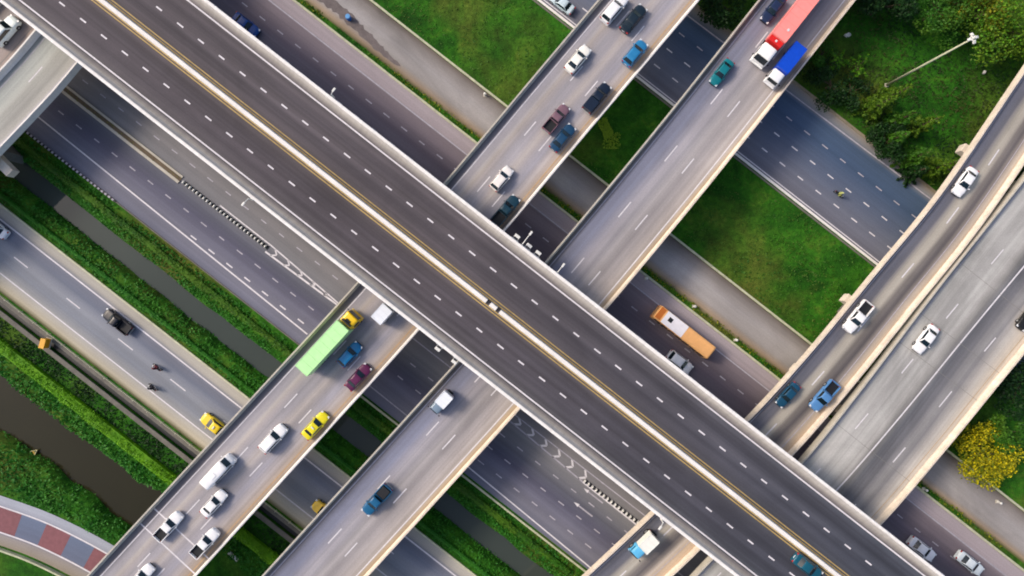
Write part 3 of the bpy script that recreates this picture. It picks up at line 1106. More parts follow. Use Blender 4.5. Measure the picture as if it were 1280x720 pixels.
# lamps and sign brackets on the outside of the viaduct parapets
def via_bracket(px, py, side, label, kind, arm=1.4):
    """side +1: north east parapet, -1: south west parapet"""
    z = Z_TOP
    edge = (160 - 110.4) * (CAM_Z - z - 0.9) / FPX if side > 0 else (-2 - 110.4) * (CAM_Z - z - 0.9) / FPX
    t = TM(px, py, z + 0.5)
    c = AP(t, edge)
    rz = -TH + (math.pi / 2 if side > 0 else -math.pi / 2)
    if kind == 'lamp':
        e = empty('street_lamp', (c.x, c.y, z - 0.2), rz)
        tag(e, label, 'street lamp', 'lamps bracketed to the viaduct')
        mb = MB()
        mb.box((0.06, 0, 0.3), (0.12, 0.5, 0.6))
        mb.build('bracket', M['white_steel'], e, 0.02)
        mb = MB()
        mb.tube((0.2, 0, 0.1), (0.2, 0, 1.5), 0.08, 0.07, 8)
        mb.tube((0.2, 0, 1.5), (arm, 0, 1.75), 0.06, 0.05, 8)
        mb.tube((0.05, 0, 0.25), (0.28, 0, 0.25), 0.06, 0.06, 8)
        mb.build('pole', M['white_steel'], e)
        mb = MB()
        mb.box((arm + 0.25, 0, 1.76), (0.6, 0.28, 0.14))
        mb.build('lamp_head', M['white_steel'], e, 0.05)
    else:
        e = empty('sign_bracket', (c.x, c.y, z - 0.2), rz)
        tag(e, label, 'bracket', 'white steel brackets outside the viaduct')
        mb = MB()
        mb.box((0.08, 0, 0.35), (0.16, 1.2, 0.5))
        mb.box((0.4, -0.35, 0.3), (0.6, 0.1, 0.12))
        mb.box((0.4, 0.35, 0.3), (0.6, 0.1, 0.12))
        mb.build('support_arm', M['steel'], e, 0.02)
        mb = MB()
        mb.box((0.62, 0, 0.45), (0.4, 0.8, 0.4))
        mb.build('junction_box', M['white_steel'], e, 0.05)
    return e
via_bracket(647, 295, 1, 'white bracket on the viaduct edge nearest the ramp with the orange line', 'bracket')
via_bracket(660, 309, 1, 'white bracket under a thin lamp arm, middle of three on the viaduct edge', 'bracket')
via_bracket(670, 320, 1, 'white bracket on the viaduct edge nearest the middle ramp', 'bracket')
via_bracket(655, 303, 1, 'thin white lamp arm above the dark road between two ramps', 'lamp', 1.7)
via_bracket(697, 340, 1, 'white lamp leaning over the lanes of the middle ramp', 'lamp', 1.0)
via_bracket(415, 122, 1, 'white lamp on the viaduct edge beside the frontage road', 'lamp', 0.6)
via_bracket(318, 244, -1, 'white lamp on the viaduct edge near the white chevrons', 'lamp', 0.9)
via_bracket(552, 430, -1, 'white bracket over the dark road on the left viaduct edge', 'bracket')
via_bracket(573, 446, -1, 'white bracket at the corner where the middle ramp passes below', 'bracket')
via_bracket(829, 648, -1, 'white lamp on the viaduct edge above the blue cabbed box van', 'lamp', 0.7)

# ------------------------------------------------------------------ vehicles
PAINTS = {}
def paint(rgb, metal=0.0):
    k = (rgb, metal)
    if k not in PAINTS:
        n = NT('car_paint', 0.36, 0.35)
        a = n.noise(n.coord('Object'), 1.5, 4, 0.6)
        n.col(n.mix(0.22, lin(*rgb, k=0.9), n.grey(a, 0.6, 1.12), 'MULTIPLY'))
        n.b.inputs['Metallic'].default_value = metal
        n.b.inputs['Coat Weight'].default_value = 0.15
        n.b.inputs['Coat Roughness'].default_value = 0.1
        n.m.name = 'car_paint'
        PAINTS[k] = n.m
    return PAINTS[k]

def interp(tab, x):
    for (a, b), (c, d) in zip(tab, tab[1:]):
        if x <= c:
            return b + (d - b) * (0 if c == a else max(0, (x - a) / (c - a)))
    return tab[-1][1]

def loft_body(L, W, wtab, ztab, wheels, zlow=0.24, tall=False, rw=0.33, crown=0.05):
    """body shell from cross sections along x; wtab/ztab are (x/L, value) tables"""
    xs = set(np.linspace(-0.5, 0.5, 23).tolist())
    for t in (wtab, ztab):
        xs |= {a for a, b in t}
    for w in wheels:
        for d in (-1.18, -1.0, -0.7, -0.35, 0, 0.35, 0.7, 1.0, 1.18):
            xs.add((w + d * rw) / L)
    xs = sorted(x for x in xs if -0.5 <= x <= 0.5)
    rings = []
    for x in xs:
        hw = W / 2 * interp(wtab, x)
        zt_ = interp(ztab, x)
        zl = zlow
        for w in wheels:
            d = abs(x * L - w)
            if d < rw * 1.17:
                zl = max(zl, min(zt_ - 0.2, rw + math.sqrt(max(0, (rw * 1.15) ** 2 - d * d)) * 0.95))
        if tall:
            half = [(0, zt_ + crown), (hw * 0.55, zt_ + crown * 0.7), (hw * 0.82, zt_ - 0.03), (hw * 0.9, zt_ - 0.14), (hw * 0.97, max(zl + .1, zt_ * 0.55)), (hw, max(zl + .06, zt_ * 0.42)), (hw * 0.98, zl)]
        else:
            half = [(0, zt_ + crown), (hw * 0.5, zt_ + crown * 0.75), (hw * 0.8, zt_ + 0.005), (hw * 0.93, zt_ - 0.05), (hw, zt_ - 0.2 if zt_ - 0.2 > zl + 0.05 else (zt_ + zl) / 2), (hw * 0.99, max(zl + 0.02, min(0.42, zt_ - 0.25))), (hw * 0.95, zl)]
        ring = [(x * L, y, z_) for y, z_ in half] + [(x * L, -y, z_) for y, z_ in reversed(half[1:])]
        rings.append(ring)
    n = len(rings[0])
    v = [p for r in rings for p in r]
    f = []
    for i in range(len(rings) - 1):
        for j in range(n):
            k = (j + 1) % n
            f.append((i * n + j, (i + 1) * n + j, (i + 1) * n + k, i * n + k))
    f.append(tuple(reversed(range(n))))
    f.append(tuple((len(rings) - 1) * n + j for j in range(n)))
    me = bpy.data.meshes.new('body')
    me.from_pydata(v, [], f)
    bm = bmesh.new()
    bm.from_mesh(me)
    bmesh.ops.recalc_face_normals(bm, faces=bm.faces)
    bm.to_mesh(me)
    bm.free()
    for p in me.polygons:
        p.use_smooth = len(p.vertices) == 4
    return me

def cabin_mesh(xb0, xb1, xt0, xt1, wb, wt, zb, zt_):
    """greenhouse: base ring, roof ring with rounded corners and a crowned roof"""
    rings = []
    for (x0, x1, hw, z_, r) in ((xb0, xb1, wb / 2, zb, 0.10), (xb0 + (xt0 - xb0) * .93, xb1 + (xt1 - xb1) * .93, wb / 2 + (wt - wb) / 2 * .93, zb + (zt_ - zb) * .93, 0.12),
                                (xt0 + 0.07, xt1 - 0.09, wt / 2 - 0.05, zt_, 0.14), (xt0 + 0.3, xt1 - 0.3, wt / 2 - 0.25, zt_ + 0.035, 0.14)):
        ring = []
        for (cx, cy, a0) in ((x1 - r, hw - r, 0), (x0 + r, hw - r, 90), (x0 + r, -hw + r, 180), (x1 - r, -hw + r, 270)):
            for k in range(4):
                a = R(a0 + k * 30)
                ring.append((cx + r * math.cos(a), cy + r * math.sin(a), z_))
        rings.append(ring)
    n = 16
    v = [p for r in rings for p in r]
    f = []
    for i in range(3):
        for j in range(n):
            k = (j + 1) % n
            f.append((i * n + j, i * n + k, (i + 1) * n + k, (i + 1) * n + j))
    f.append(tuple(3 * n + j for j in range(n)))
    f.append(tuple(reversed(range(n))))
    me = bpy.data.meshes.new('cabin')
    me.from_pydata(v, [], f)
    for p in me.polygons:
        p.use_smooth = len(p.vertices) == 4
    return me

def pane(corners, name='pane', off=0.012, bow=0.04, inset=(0.08, 0.1)):
    """slightly bowed solid pane over four corners (bottom left, bottom right, top right, top left)"""
    A, B, C, D = [Vector(c) for c in corners]
    nrm = (B - A).cross(D - A).normalized()
    k = 6
    top, bot = [], []
    for j in range(2):
        v = inset[1] if j == 0 else 1 - inset[1]
        for i in range(k + 1):
            u = inset[0] + (1 - 2 * inset[0]) * i / k
            p = (A.lerp(B, u)).lerp(D.lerp(C, u), v)
            p = p + nrm * (off + bow * (1 - (2 * u - 1) ** 2))
            top.append(tuple(p))
            bot.append(tuple(p - nrm * (0.02 + bow)))
    n = k + 1
    v = top + bot
    f = []
    m = len(top)
    for i in range(k):
        f.append((i, i + 1, n + i + 1, n + i))
        f.append((m + i, m + n + i, m + n + i + 1, m + i + 1))
        f.append((i + 1, i, m + i, m + i + 1))
        f.append((n + i, n + i + 1, m + n + i + 1, m + n + i))
    f.append((0, n, m + n, m))
    f.append((k, m + k, m + n + k, n + k))
    me = bpy.data.meshes.new(name)
    me.from_pydata(v, [], f)
    return me

def wheel_mesh(x, y, r, w):
    mb = MB()
    mb.tube((x, y - w / 2, r), (x, y + w / 2, r), r, r, 18)
    return mb.mesh('wheel')
def rim_mesh(x, y, r, w):
    s = 1 if y > 0 else -1
    mb = MB()
    mb.tube((x, y - s * 0.03, r), (x, y + s * (w / 2 + 0.012), r), r * 0.62, r * 0.55, 12)
    return mb.mesh('rim')
def bx(c, s, bev=0.0, name='part', rz=0.0):
    mb = MB()
    mb.box(c, s, rz)
    me = mb.mesh(name)
    if bev:
        bm = bmesh.new()
        bm.from_mesh(me)
        bmesh.ops.bevel(bm, geom=list(bm.edges), offset=bev, segments=2, affect='EDGES', profile=0.6)
        bm.to_mesh(me)
        bm.free()
    return me

def wheels_parts(xs, W, r=0.32, w=0.22, dual=()):
    out = []
    for x in xs:
        for s in (-1, 1):
            ww = w * (1.9 if x in dual else 1)
            y = s * (W / 2 - ww / 2 - 0.02)
            out.append(('wheel', wheel_mesh(x, y, r, ww), 'black', [('rim', rim_mesh(x, y, r, ww), 'steel')]))
    return out

def glass_set(xb0, xb1, xt0, xt1, wb, wt, zb, zt_, rear=True):
    hb, ht = wb / 2, wt / 2
    zt2 = zb + (zt_ - zb) * .93
    f = .93
    x0, x1, hh = xb0 + (xt0 - xb0) * f, xb1 + (xt1 - xb1) * f, hb + (ht - hb) * f
    out = [('windscreen', pane(((xb1, -hb, zb), (xb1, hb, zb), (x1, hh, zt2), (x1, -hh, zt2)), bow=0.05), 'glass', [])]
    if rear:
        out.append(('rear_window', pane(((xb0, hb, zb), (xb0, -hb, zb), (x0, -hh, zt2), (x0, hh, zt2)), bow=0.04), 'glass', []))
    out.append(('side_window', pane(((xb1, hb, zb), (xb0, hb, zb), (x0, hh, zt2), (x1, hh, zt2)), bow=0.0, inset=(0.09, 0.12)), 'glass', []))
    out.append(('side_window', pane(((xb0, -hb, zb), (xb1, -hb, zb), (x1, -hh, zt2), (x0, -hh, zt2)), bow=0.0, inset=(0.09, 0.12)), 'glass', []))
    return out

def lamps(L, W, zf, zr, xf=0.03, xr=0.03):
    out = []
    for s in (-1, 1):
        out.append(('headlight', bx((L / 2 - 0.2 + xf, s * W * 0.335, zf), (0.36, 0.3, 0.14), 0.04), 'head', []))
    for s in (-1, 1):
        out.append(('taillight', bx((-L / 2 + 0.09 - xr, s * W * 0.36, zr), (0.2, 0.3, 0.18), 0.04), 'tail', []))
    return out

def mirrors(x, y, z, sz=(0.14, 0.2, 0.13)):
    return [('mirror', bx((x, s * y, z), sz, 0.03), 'paint', []) for s in (-1, 1)]

KINDS = {}
def kind(name):
    if name in KINDS:
        return KINDS[name]
    P = []
    if name in ('sedan', 'hatch', 'suv'):
        if name == 'sedan':
            L, W, H = 4.6, 1.78, 1.44
            wt_ = [(-.5, .74), (-.48, .86), (-.42, .95), (-.3, .99), (0, 1), (.3, .98), (.4, .93), (.46, .82), (.49, .66), (.5, .52)]
            z_ = [(-.5, .62), (-.485, .88), (-.46, .96), (-.3, .97), (.12, .95), (.2, .92), (.4, .83), (.47, .72), (.495, .6), (.5, .54)]
            g = (-1.62, 1.02, -0.92, 0.22, 1.6, 1.24, .93, H - .04)
        elif name == 'hatch':
            L, W, H = 4.0, 1.72, 1.5
            wt_ = [(-.5, .8), (-.48, .9), (-.42, .97), (0, 1), (.3, .98), (.4, .92), (.46, .8), (.49, .64), (.5, .52)]
            z_ = [(-.5, .7), (-.485, .96), (-.3, 1.0), (.15, .98), (.22, .95), (.4, .85), (.47, .74), (.5, .56)]
            g = (-1.86, .92, -1.35, .2, 1.58, 1.26, .96, H - .04)
        else:
            L, W, H = 4.75, 1.86, 1.78
            wt_ = [(-.5, .84), (-.48, .92), (-.42, .98), (0, 1), (.3, .99), (.4, .95), (.46, .86), (.49, .72), (.5, .6)]
            z_ = [(-.5, .8), (-.485, 1.08), (.1, 1.1), (.2, 1.06), (.4, 1.0), (.47, .88), (.5, .66)]
            g = (-2.2, 1.05, -1.8, .32, 1.72, 1.38, 1.06, H - .04)
        wx = (-L * .29, L * .31)
        P.append(('body', loft_body(L, W, wt_, z_, wx, rw=.32), 'paint', []))
        P.append(('cabin', cabin_mesh(*g), 'paint', []))
        P += glass_set(*g)
        P += lamps(L, W, interp(z_, .46) - .06, .82 if name != 'suv' else 1.0)
        P += mirrors(g[1] - .25, W / 2 + .06, g[6] + .08)
        P += wheels_parts(wx, W)
        P.append(('bumper', bx((L / 2 - .02, 0, .38), (.12, W * .62, .2), .04), 'trim', []))
        P.append(('number_plate', bx((-L / 2 - .01, 0, .62), (.03, .46, .14)), 'head', []))
    elif name == 'pickup':
        L, W, H = 5.1, 1.82, 1.75
        wt_ = [(-.5, .95), (-.3, .97), (0, 1), (.3, .99), (.4, .95), (.46, .86), (.49, .72), (.5, .6)]
        z_ = [(-.5, .66), (-.105, .66), (-.1, 1.06), (.17, 1.08), (.24, 1.05), (.4, .98), (.47, .86), (.5, .66)]
        wx = (-L * .28, L * .32)
        g = (-.55, 1.2, -.42, .5, 1.66, 1.36, 1.05, H - .04)
        P.append(('body', loft_body(L, W, wt_, z_, wx, zlow=.34, rw=.36), 'paint', []))
        P.append(('cabin', cabin_mesh(*g), 'paint', []))
        P += glass_set(*g)
        mb = MB()
        for s in (-1, 1):
            mb.box((-1.55, s * (W / 2 - .09), .9), (1.92, .1, .5))
        mb.box((-2.48, 0, .9), (.1, W - .1, .5))
        mb.box((-.64, 0, .9), (.08, W - .3, .5))
        bm_ = mb.mesh('bed')
        P.append(('bed', bm_, 'paint', [('bed_liner', bx((-1.56, 0, .74), (1.74, W - .3, .06)), 'trim')]))
        P += lamps(L, W, .82, .92)
        P += mirrors(.9, W / 2 + .08, 1.14)
        P += wheels_parts(wx, W, .37, .25)
        P.append(('bumper', bx((-L / 2 - .06, 0, .55), (.14, W * .8, .16), .03), 'steel', []))
    elif name == 'van':
        L, W, H = 5.35, 1.92, 2.1
        wt_ = [(-.5, .9), (-.48, .97), (0, 1), (.36, .98), (.45, .9), (.49, .76), (.5, .64)]
        z_ = [(-.5, 1.7), (-.485, 2.0), (-.4, 2.06), (.22, 2.06), (.27, 2.0), (.40, 1.3), (.44, 1.14), (.49, .9), (.5, .7)]
        wx = (-L * .3, L * .33)
        P.append(('body', loft_body(L, W, wt_, z_, wx, tall=True, rw=.34), 'paint', []))
        P.append(('windscreen', pane(((L * .405, -.8, 1.27), (L * .405, .8, 1.27), (L * .278, .74, 1.97), (L * .278, -.74, 1.97)), off=.05, bow=.04), 'glass', []))
        P.append(('rear_window', pane(((-L * .5, .72, 1.2), (-L * .5, -.72, 1.2), (-L * .49, -.66, 1.85), (-L * .49, .66, 1.85)), bow=.02), 'glass', []))
        for s in (-1, 1):
            c = [(L * .36 * s, .955 * s, 1.2), (-L * .46 * s, .955 * s, 1.2), (-L * .46 * s, .87 * s, 1.88), (L * .28 * s, .87 * s, 1.88)]
            P.append(('side_window', pane([(x if s > 0 else x, y, z2) for x, y, z2 in c], bow=0), 'glass', []))
        P += lamps(L, W, .85, 1.0)
        P += mirrors(L * .36, W / 2 + .1, 1.3)
        P += wheels_parts(wx, W, .34, .22)
        P.append(('roof_vent', bx((-.6, 0, 2.13), (.9, .7, .1), .03), 'paint', []))
    KINDS[name] = P
    return P

NCAT = {'sedan': ('car', 'car'), 'hatch': ('car', 'car'), 'suv': ('car', 'car'), 'pickup': ('pickup_truck', 'pickup truck'), 'van': ('van', 'van'), 'taxi': ('taxi', 'taxi')}
GRP = {'car': 'cars driving on the roads', 'pickup truck': 'pickup trucks driving on the roads', 'van': 'vans driving on the roads', 'taxi': 'yellow taxis on the roads'}

def put_parts(e, parts, mats):
    for nm, me, mk_, subs in parts:
        o = bpy.data.objects.new(nm, me)
        COL.objects.link(o)
        o.parent = e
        if not me.materials:
            me.materials.append(M['trim'])
        o.material_slots[0].link = 'OBJECT'
        o.material_slots[0].material = mats.get(mk_) or M[mk_]
        for n2, m2, k2 in subs:
            c = bpy.data.objects.new(n2, m2)
            COL.objects.link(c)
            c.parent = o
            if not m2.materials:
                m2.materials.append(M['trim'])
            c.material_slots[0].link = 'OBJECT'
            c.material_slots[0].material = mats.get(k2) or M[k2]

def vehicle(kd, px, py, z, head, rgb, label, metal=0.0, scale=1.0, extra=None, taxi=False, liner=None):
    nm, cat = NCAT['taxi'] if taxi else NCAT[kd]
    p = W2(px, py, z + 0.8)
    e = empty(nm, (p.x, p.y, z + 0.012), head)
    e.scale = (scale,) * 3
    tag(e, label, cat, GRP[cat])
    mats = {'paint': paint(rgb, metal)}
    put_parts(e, kind(kd), mats)
    if taxi:
        o = link('roof_sign', bx((-.25, 0, 1.5), (.2, .5, .14), .03), M['head'], e)
    if extra == 'cargo':     # loaded bed
        o = link('cargo', bx((-1.55, 0, 1.0), (1.5, 1.3, .5), .06), M['trim'], e)
    if extra == 'canopy':
        o = link('canopy', bx((-1.55, 0, 1.42), (1.95, 1.62, .62), .08), mats['paint'], e)
    return e

def on(path, px, py, z=Z_MID, flip=False):
    q = path.nearest(W2(px, py, z).xy)
    return path.heading(q) + (math.pi if flip else 0)

NW, SE = math.pi - TH, -TH        # headings along the highway
def R1(kd, x, y, rgb, lab, **k):
    return vehicle(kd, x, y, Z_MID, on(RAMP1, x, y), rgb, lab, **k)
def R2(kd, x, y, rgb, lab, **k):
    return vehicle(kd, x, y, Z_MID, on(RAMP2, x, y, flip=True), rgb, lab, **k)
def R3(kd, x, y, rgb, lab, **k):
    return vehicle(kd, x, y, Z_MID, on(RAMP3, x, y, flip=True), rgb, lab, **k)

WHITE = (240, 240, 240)
# ramp with the orange line, upper half
R1('suv', 768, 11, WHITE, 'white car cut by the top edge of the photo, beside a black car', scale=0.98)
R1('sedan', 792, 23, (24, 40, 52), 'black car beside the white car at the top edge of the photo', scale=1.0)
R1('hatch', 794, 66, (40, 122, 172), 'bright blue car behind the black car near the top edge', scale=1.05)
R1('sedan', 722.5, 73.5, (244, 242, 232), 'white sedan alone in the left lane, across from the bright blue car', scale=0.98)
R1('pickup', 746.5, 122, (18, 32, 52), 'black pickup close to the right parapet ahead of the dark blue sedan', scale=0.96, extra='canopy')
R1('pickup', 695.5, 148, (122, 92, 104), 'dusty mauve pickup with an open grey bed beside a dark blue sedan', scale=0.92)
R1('sedan', 703.5, 172, (26, 66, 98), 'dark blue sedan just behind the mauve pickup', scale=0.97)
R1('hatch', 627, 223, (244, 238, 232), 'small white car between the viaduct and the mauve pickup', scale=0.98)
R1('pickup', 632, 263, (22, 58, 74), 'dark teal pickup coming out from under the viaduct', scale=0.98)
# ramp with the orange line, lower half
R1('hatch', 437, 443, (20, 118, 172), 'bright blue hatchback beside the green truck', scale=1.0)
R1('sedan', 447.5, 471.5, (92, 28, 72), 'maroon car behind the bright blue hatchback', scale=0.95)
R1('sedan', 394, 532, (232, 218, 30), 'bright yellow taxi next to the right parapet below the maroon car', taxi=True, scale=0.98)
R1('suv', 341.5, 548, WHITE, 'white car in the middle lane left of the yellow taxi on the ramp', scale=0.98)
R1('van', 274.5, 588, WHITE, 'long white passenger van in the left lane', scale=1.0)
R1('sedan', 267, 629.5, WHITE, 'white sedan between the long white van and the white pickups', scale=0.96)
R1('pickup', 210.5, 658, WHITE, 'white pickup with an open dark bed crossing the white joint lines', scale=0.95)
R1('pickup', 256, 679, WHITE, 'white pickup with a dark bed beside the right parapet', scale=0.95)
R1('sedan', 176, 722, WHITE, 'white car cut by the bottom edge of the photo', scale=0.95)
# middle ramp
R2('sedan', 967, 11, (28, 44, 76), 'navy car beside the red lorry at the top edge', scale=0.95)
R2('sedan', 902.5, 90, (12, 112, 122), 'teal sedan ahead of the red lorry', scale=0.92)
R2('pickup', 471, 625, (24, 92, 132), 'blue pickup with an open bed low on the middle ramp', scale=1.0, extra='cargo')
# right hand ramps
R3('sedan', 1207, 227, WHITE, 'white sedan highest on the narrow right hand ramp', scale=0.98)
R3('pickup', 1072.5, 396, WHITE, 'white pickup with a dark bed on the narrow ramp beside the grass field', scale=1.0)
R3('sedan', 985.5, 494, (22, 72, 100), 'dark teal car on the narrow ramp just above the viaduct', scale=0.88)
R3('pickup', 1030.5, 495, (84, 134, 186), 'light blue pickup beside the dark teal car', scale=0.98)
vehicle('sedan', 1158, 424, Z_MID, on(RAMP4, 1158, 424, flip=True), WHITE, 'white sedan alone on the wide pale ramp', scale=0.97)
vehicle('sedan', 1288, 396, Z_MID, on(RAMP4, 1288, 396, flip=True), (34, 34, 34), 'black car cut by the right edge of the photo', scale=0.95)
vehicle('suv', 6, 38, Z_MID, on(RAMPW, 8, 36), (236, 246, 244), 'white car in the upper left corner beside the viaduct', scale=1.0)
# ground roads
vehicle('hatch', 850, 452.5, 0, SE, (252, 252, 252), 'white hatchback beside the orange bus', scale=1.08)
vehicle('sedan', 1153, 686.5, 0, SE, (248, 248, 252), 'silver white car close to the viaduct at the lower right', scale=1.02)
vehicle('sedan', 1213, 704.5, 0, SE, (236, 246, 250), 'pale silver car at the bottom edge nearer the grass verge', scale=1.02)
vehicle('sedan', 307, 30.5, 0, SE, (8, 66, 138), 'royal blue car half hidden behind the viaduct parapet', scale=1.0)
vehicle('sedan', 702, 3, 0, NW, (196, 214, 222), 'pale blue car on the far road cut by the top edge', scale=0.95)
vehicle('pickup', 146.5, 402, 0, NW, (8, 14, 30), 'dark navy pickup alone on the blue grey canal road', scale=0.98)
vehicle('sedan', 268, 532, 0, NW, (236, 206, 40), 'yellow taxi half under the ramp with the orange line', taxi=True, scale=1.05)
vehicle('sedan', 407, 641, 0, NW, (236, 196, 60), 'yellow taxi almost hidden under the middle ramp', taxi=True, scale=1.05)
vehicle('sedan', -7, 284, 0, NW, (246, 246, 250), 'white car cut by the left edge of the photo', scale=0.95)
vehicle('sedan', 1010, 709, Z_TOP, SE, (20, 84, 104), 'teal car alone on the dark viaduct', scale=0.95)

# ---- lorries, bus
def cab_parts(x0, x1, W, H, slope=0.25):
    """lorry cab from x0 (rear) to x1 (front bumper)"""
    L = x1 - x0
    xm = (x0 + x1) / 2
    z_ = [(-.5, H - .08), (-.47, H), (.28, H), (.36, H - .12), (.47, 1.45), (.49, 1.3), (.5, .8)]
    w_ = [(-.5, .94), (-.46, 1), (.36, 1), (.47, .93), (.5, .8)]
    me = loft_body(L, W, w_, z_, (), zlow=.55, tall=True, crown=.03)
    for v in me.vertices:
        v.co.x += xm
    out = [('cab', me, 'cab', [])]
    a, b = xm + .472 * L, xm + .365 * L
    hw = W / 2
    out.append(('windscreen', pane(((a, -hw * .9, 1.42), (a, hw * .9, 1.42), (b, hw * .86, H - .14), (b, -hw * .86, H - .14)), off=.05, bow=.03, inset=(.05, .06)), 'glass', []))
    for s in (-1, 1):
        y = hw * .985 * s
        c = [(xm + .33 * L * s, y, 1.4), (xm - .3 * L * s, y, 1.4), (xm - .28 * L * s, y * .95, H - .3), (xm + .25 * L * s, y * .95, H - .3)]
        out.append(('side_window', pane(c, bow=0, inset=(.03, .06)), 'glass', []))
        out.append(('headlight', bx((x1 - .04, s * hw * .72, .85), (.14, .34, .18), .03), 'head', []))
        out.append(('mirror', bx((xm + .38 * L, s * (hw + .16), 1.8), (.12, .2, .36), .03), 'trim', []))
    out.append(('bumper', bx((x1 + .02, 0, .6), (.16, W * .95, .3), .05), 'cab', []))
    return out

def truck(name, cat, label, group, c_px, z, head, box, cabspec, colors, roof=None, wheels=(), W=2.3, rear_x=None):
    """box: (x0, x1, width, z0, z1); c_px is the image of local x=0 on the box roof"""
    p = W2(c_px[0], c_px[1], z + box[4])
    e = empty(name, (p.x, p.y, z + 0.012), head)
    tag(e, label, cat, group)
    x0, x1, bw, z0, z1 = box
    parts = [('cargo_box', bx(((x0 + x1) / 2, 0, (z0 + z1) / 2), (x1 - x0, bw, z1 - z0), .06), 'box', [])]
    mb = MB()
    n = max(3, int((x1 - x0) / 1.2))
    for i in range(n + 1):
        xx = x0 + .08 + (x1 - x0 - .16) * i / n
        mb.box((xx, 0, z1 + .012), (.05, bw - .16, .024))
    for s in (-1, 1):
        mb.box(((x0 + x1) / 2, s * (bw / 2 - .05), z1 + .016), (x1 - x0 - .14, .06, .032))
    parts.append(('roof_rib', mb.mesh('roof_rib'), 'rib', []))
    parts.append(('rear_door', bx((x0 - .02, 0, (z0 + z1) / 2), (.05, bw - .16, z1 - z0 - .2), .02), 'rib', []))
    parts.append(('chassis', bx(((x0 + cabspec[0]) / 2, 0, .75), (cabspec[0] - x0 + .6, .9, .28)), 'trim', []))
    parts += cab_parts(*cabspec)
    parts += wheels_parts(wheels, bw, .48, .28, [w for w in wheels if w < x1 - 1.0])
    for s in (-1, 1):
        parts.append(('taillight', bx((x0 - .04, s * bw * .4, .85), (.08, .22, .14)), 'tail', []))
    put_parts(e, parts, colors)
    if roof:
        for nm, cc, ss, mt in roof:
            link(nm, bx(cc, ss, .05), mt, e)
    return e

G = paint((190, 244, 172))
truck('box_truck', 'lorry', 'lime green box truck with a yellow cab beside the blue hatchback', 'lorries on the ramps',
      (402.5, 435), Z_MID, on(RAMP1, 402.5, 435), (-4.35, 4.3, 2.3, .95, 3.5), (4.42, 6.3, 2.25, 2.75), {'box': G, 'rib': paint((182, 236, 164)), 'cab': paint((240, 198, 30))},
      [('roof_hatch', (5.0, 0, 2.84), (.5, .8, .08), M['trim']), ('wind_deflector', (4.75, 0, 2.95), (.3, 1.6, .3), M['trim'])], (-2.9, -1.7, 5.4))
truck('box_truck', 'lorry', 'blue box truck with a white cab beside the red lorry', 'lorries on the ramps',
      (990.5, 71.5), Z_MID, on(RAMP2, 990, 71, flip=True), (-2.2, 2.2, 2.0, .9, 2.75), (2.3, 4.0, 1.95, 2.2), {'box': paint((10, 72, 196)), 'rib': paint((12, 78, 204)), 'cab': paint(WHITE)},
      None, (-1.4, 3.2))
truck('box_truck', 'lorry', 'small white box truck partly hidden by the viaduct edge', 'lorries on the ramps',
      (477.5, 392), Z_MID, on(RAMP1, 477, 392), (-1.35, 1.2, 1.85, .9, 2.5), (1.3, 2.8, 1.8, 1.95), {'box': paint((230, 236, 244)), 'rib': paint((224, 230, 240)), 'cab': paint((210, 214, 220))},
      None, (-.8, 2.1))
truck('box_truck', 'lorry', 'small white box truck with a dark cab on the middle ramp', 'lorries on the ramps',
      (554.5, 500.5), Z_MID, on(RAMP2, 554, 501, flip=True), (-1.1, 1.0, 1.7, .85, 2.2), (1.05, 2.3, 1.65, 1.8), {'box': paint((232, 238, 244)), 'rib': paint((226, 232, 240)), 'cab': paint((120, 140, 158))},
      None, (-.6, 1.75))
truck('box_truck', 'lorry', 'white box van with a sky blue cab at the bottom of the narrow ramp', 'lorries on the ramps',
      (811, 681), Z_MID, on(RAMP3, 810, 681, flip=True), (-1.35, 1.2, 1.75, .85, 2.3), (1.25, 2.75, 1.7, 1.85), {'box': paint((238, 240, 232)), 'rib': paint((232, 234, 228)), 'cab': paint((96, 182, 226))},
      None, (-.8, 2.1))
# articulated lorry: front of the trailer at (972,47)
SAL = paint((255, 150, 142))
RED = paint((214, 36, 32))
truck('articulated_lorry', 'lorry', 'long lorry with a salmon red trailer and white cab cut by the top edge', 'lorries on the ramps',
      (974, 47), Z_MID, on(RAMP2, 974, 47, flip=True), (-12.6, 0.0, 2.35, 1.0, 3.6), (1.15, 3.3, 2.35, 2.9), {'box': SAL, 'rib': paint((252, 144, 136)), 'cab': paint((246, 246, 242))},
      [('cooling_unit', (.45, 0, 2.5), (.8, 2.1, 1.6), RED), ('fan', (.45, 0, 3.32), (.3, .3, .06), M['head']), ('roof_hatch', (-1.6, .35, 3.62), (.35, .35, .05), M['head'])], (-11, -9.7, .2, 2.6))

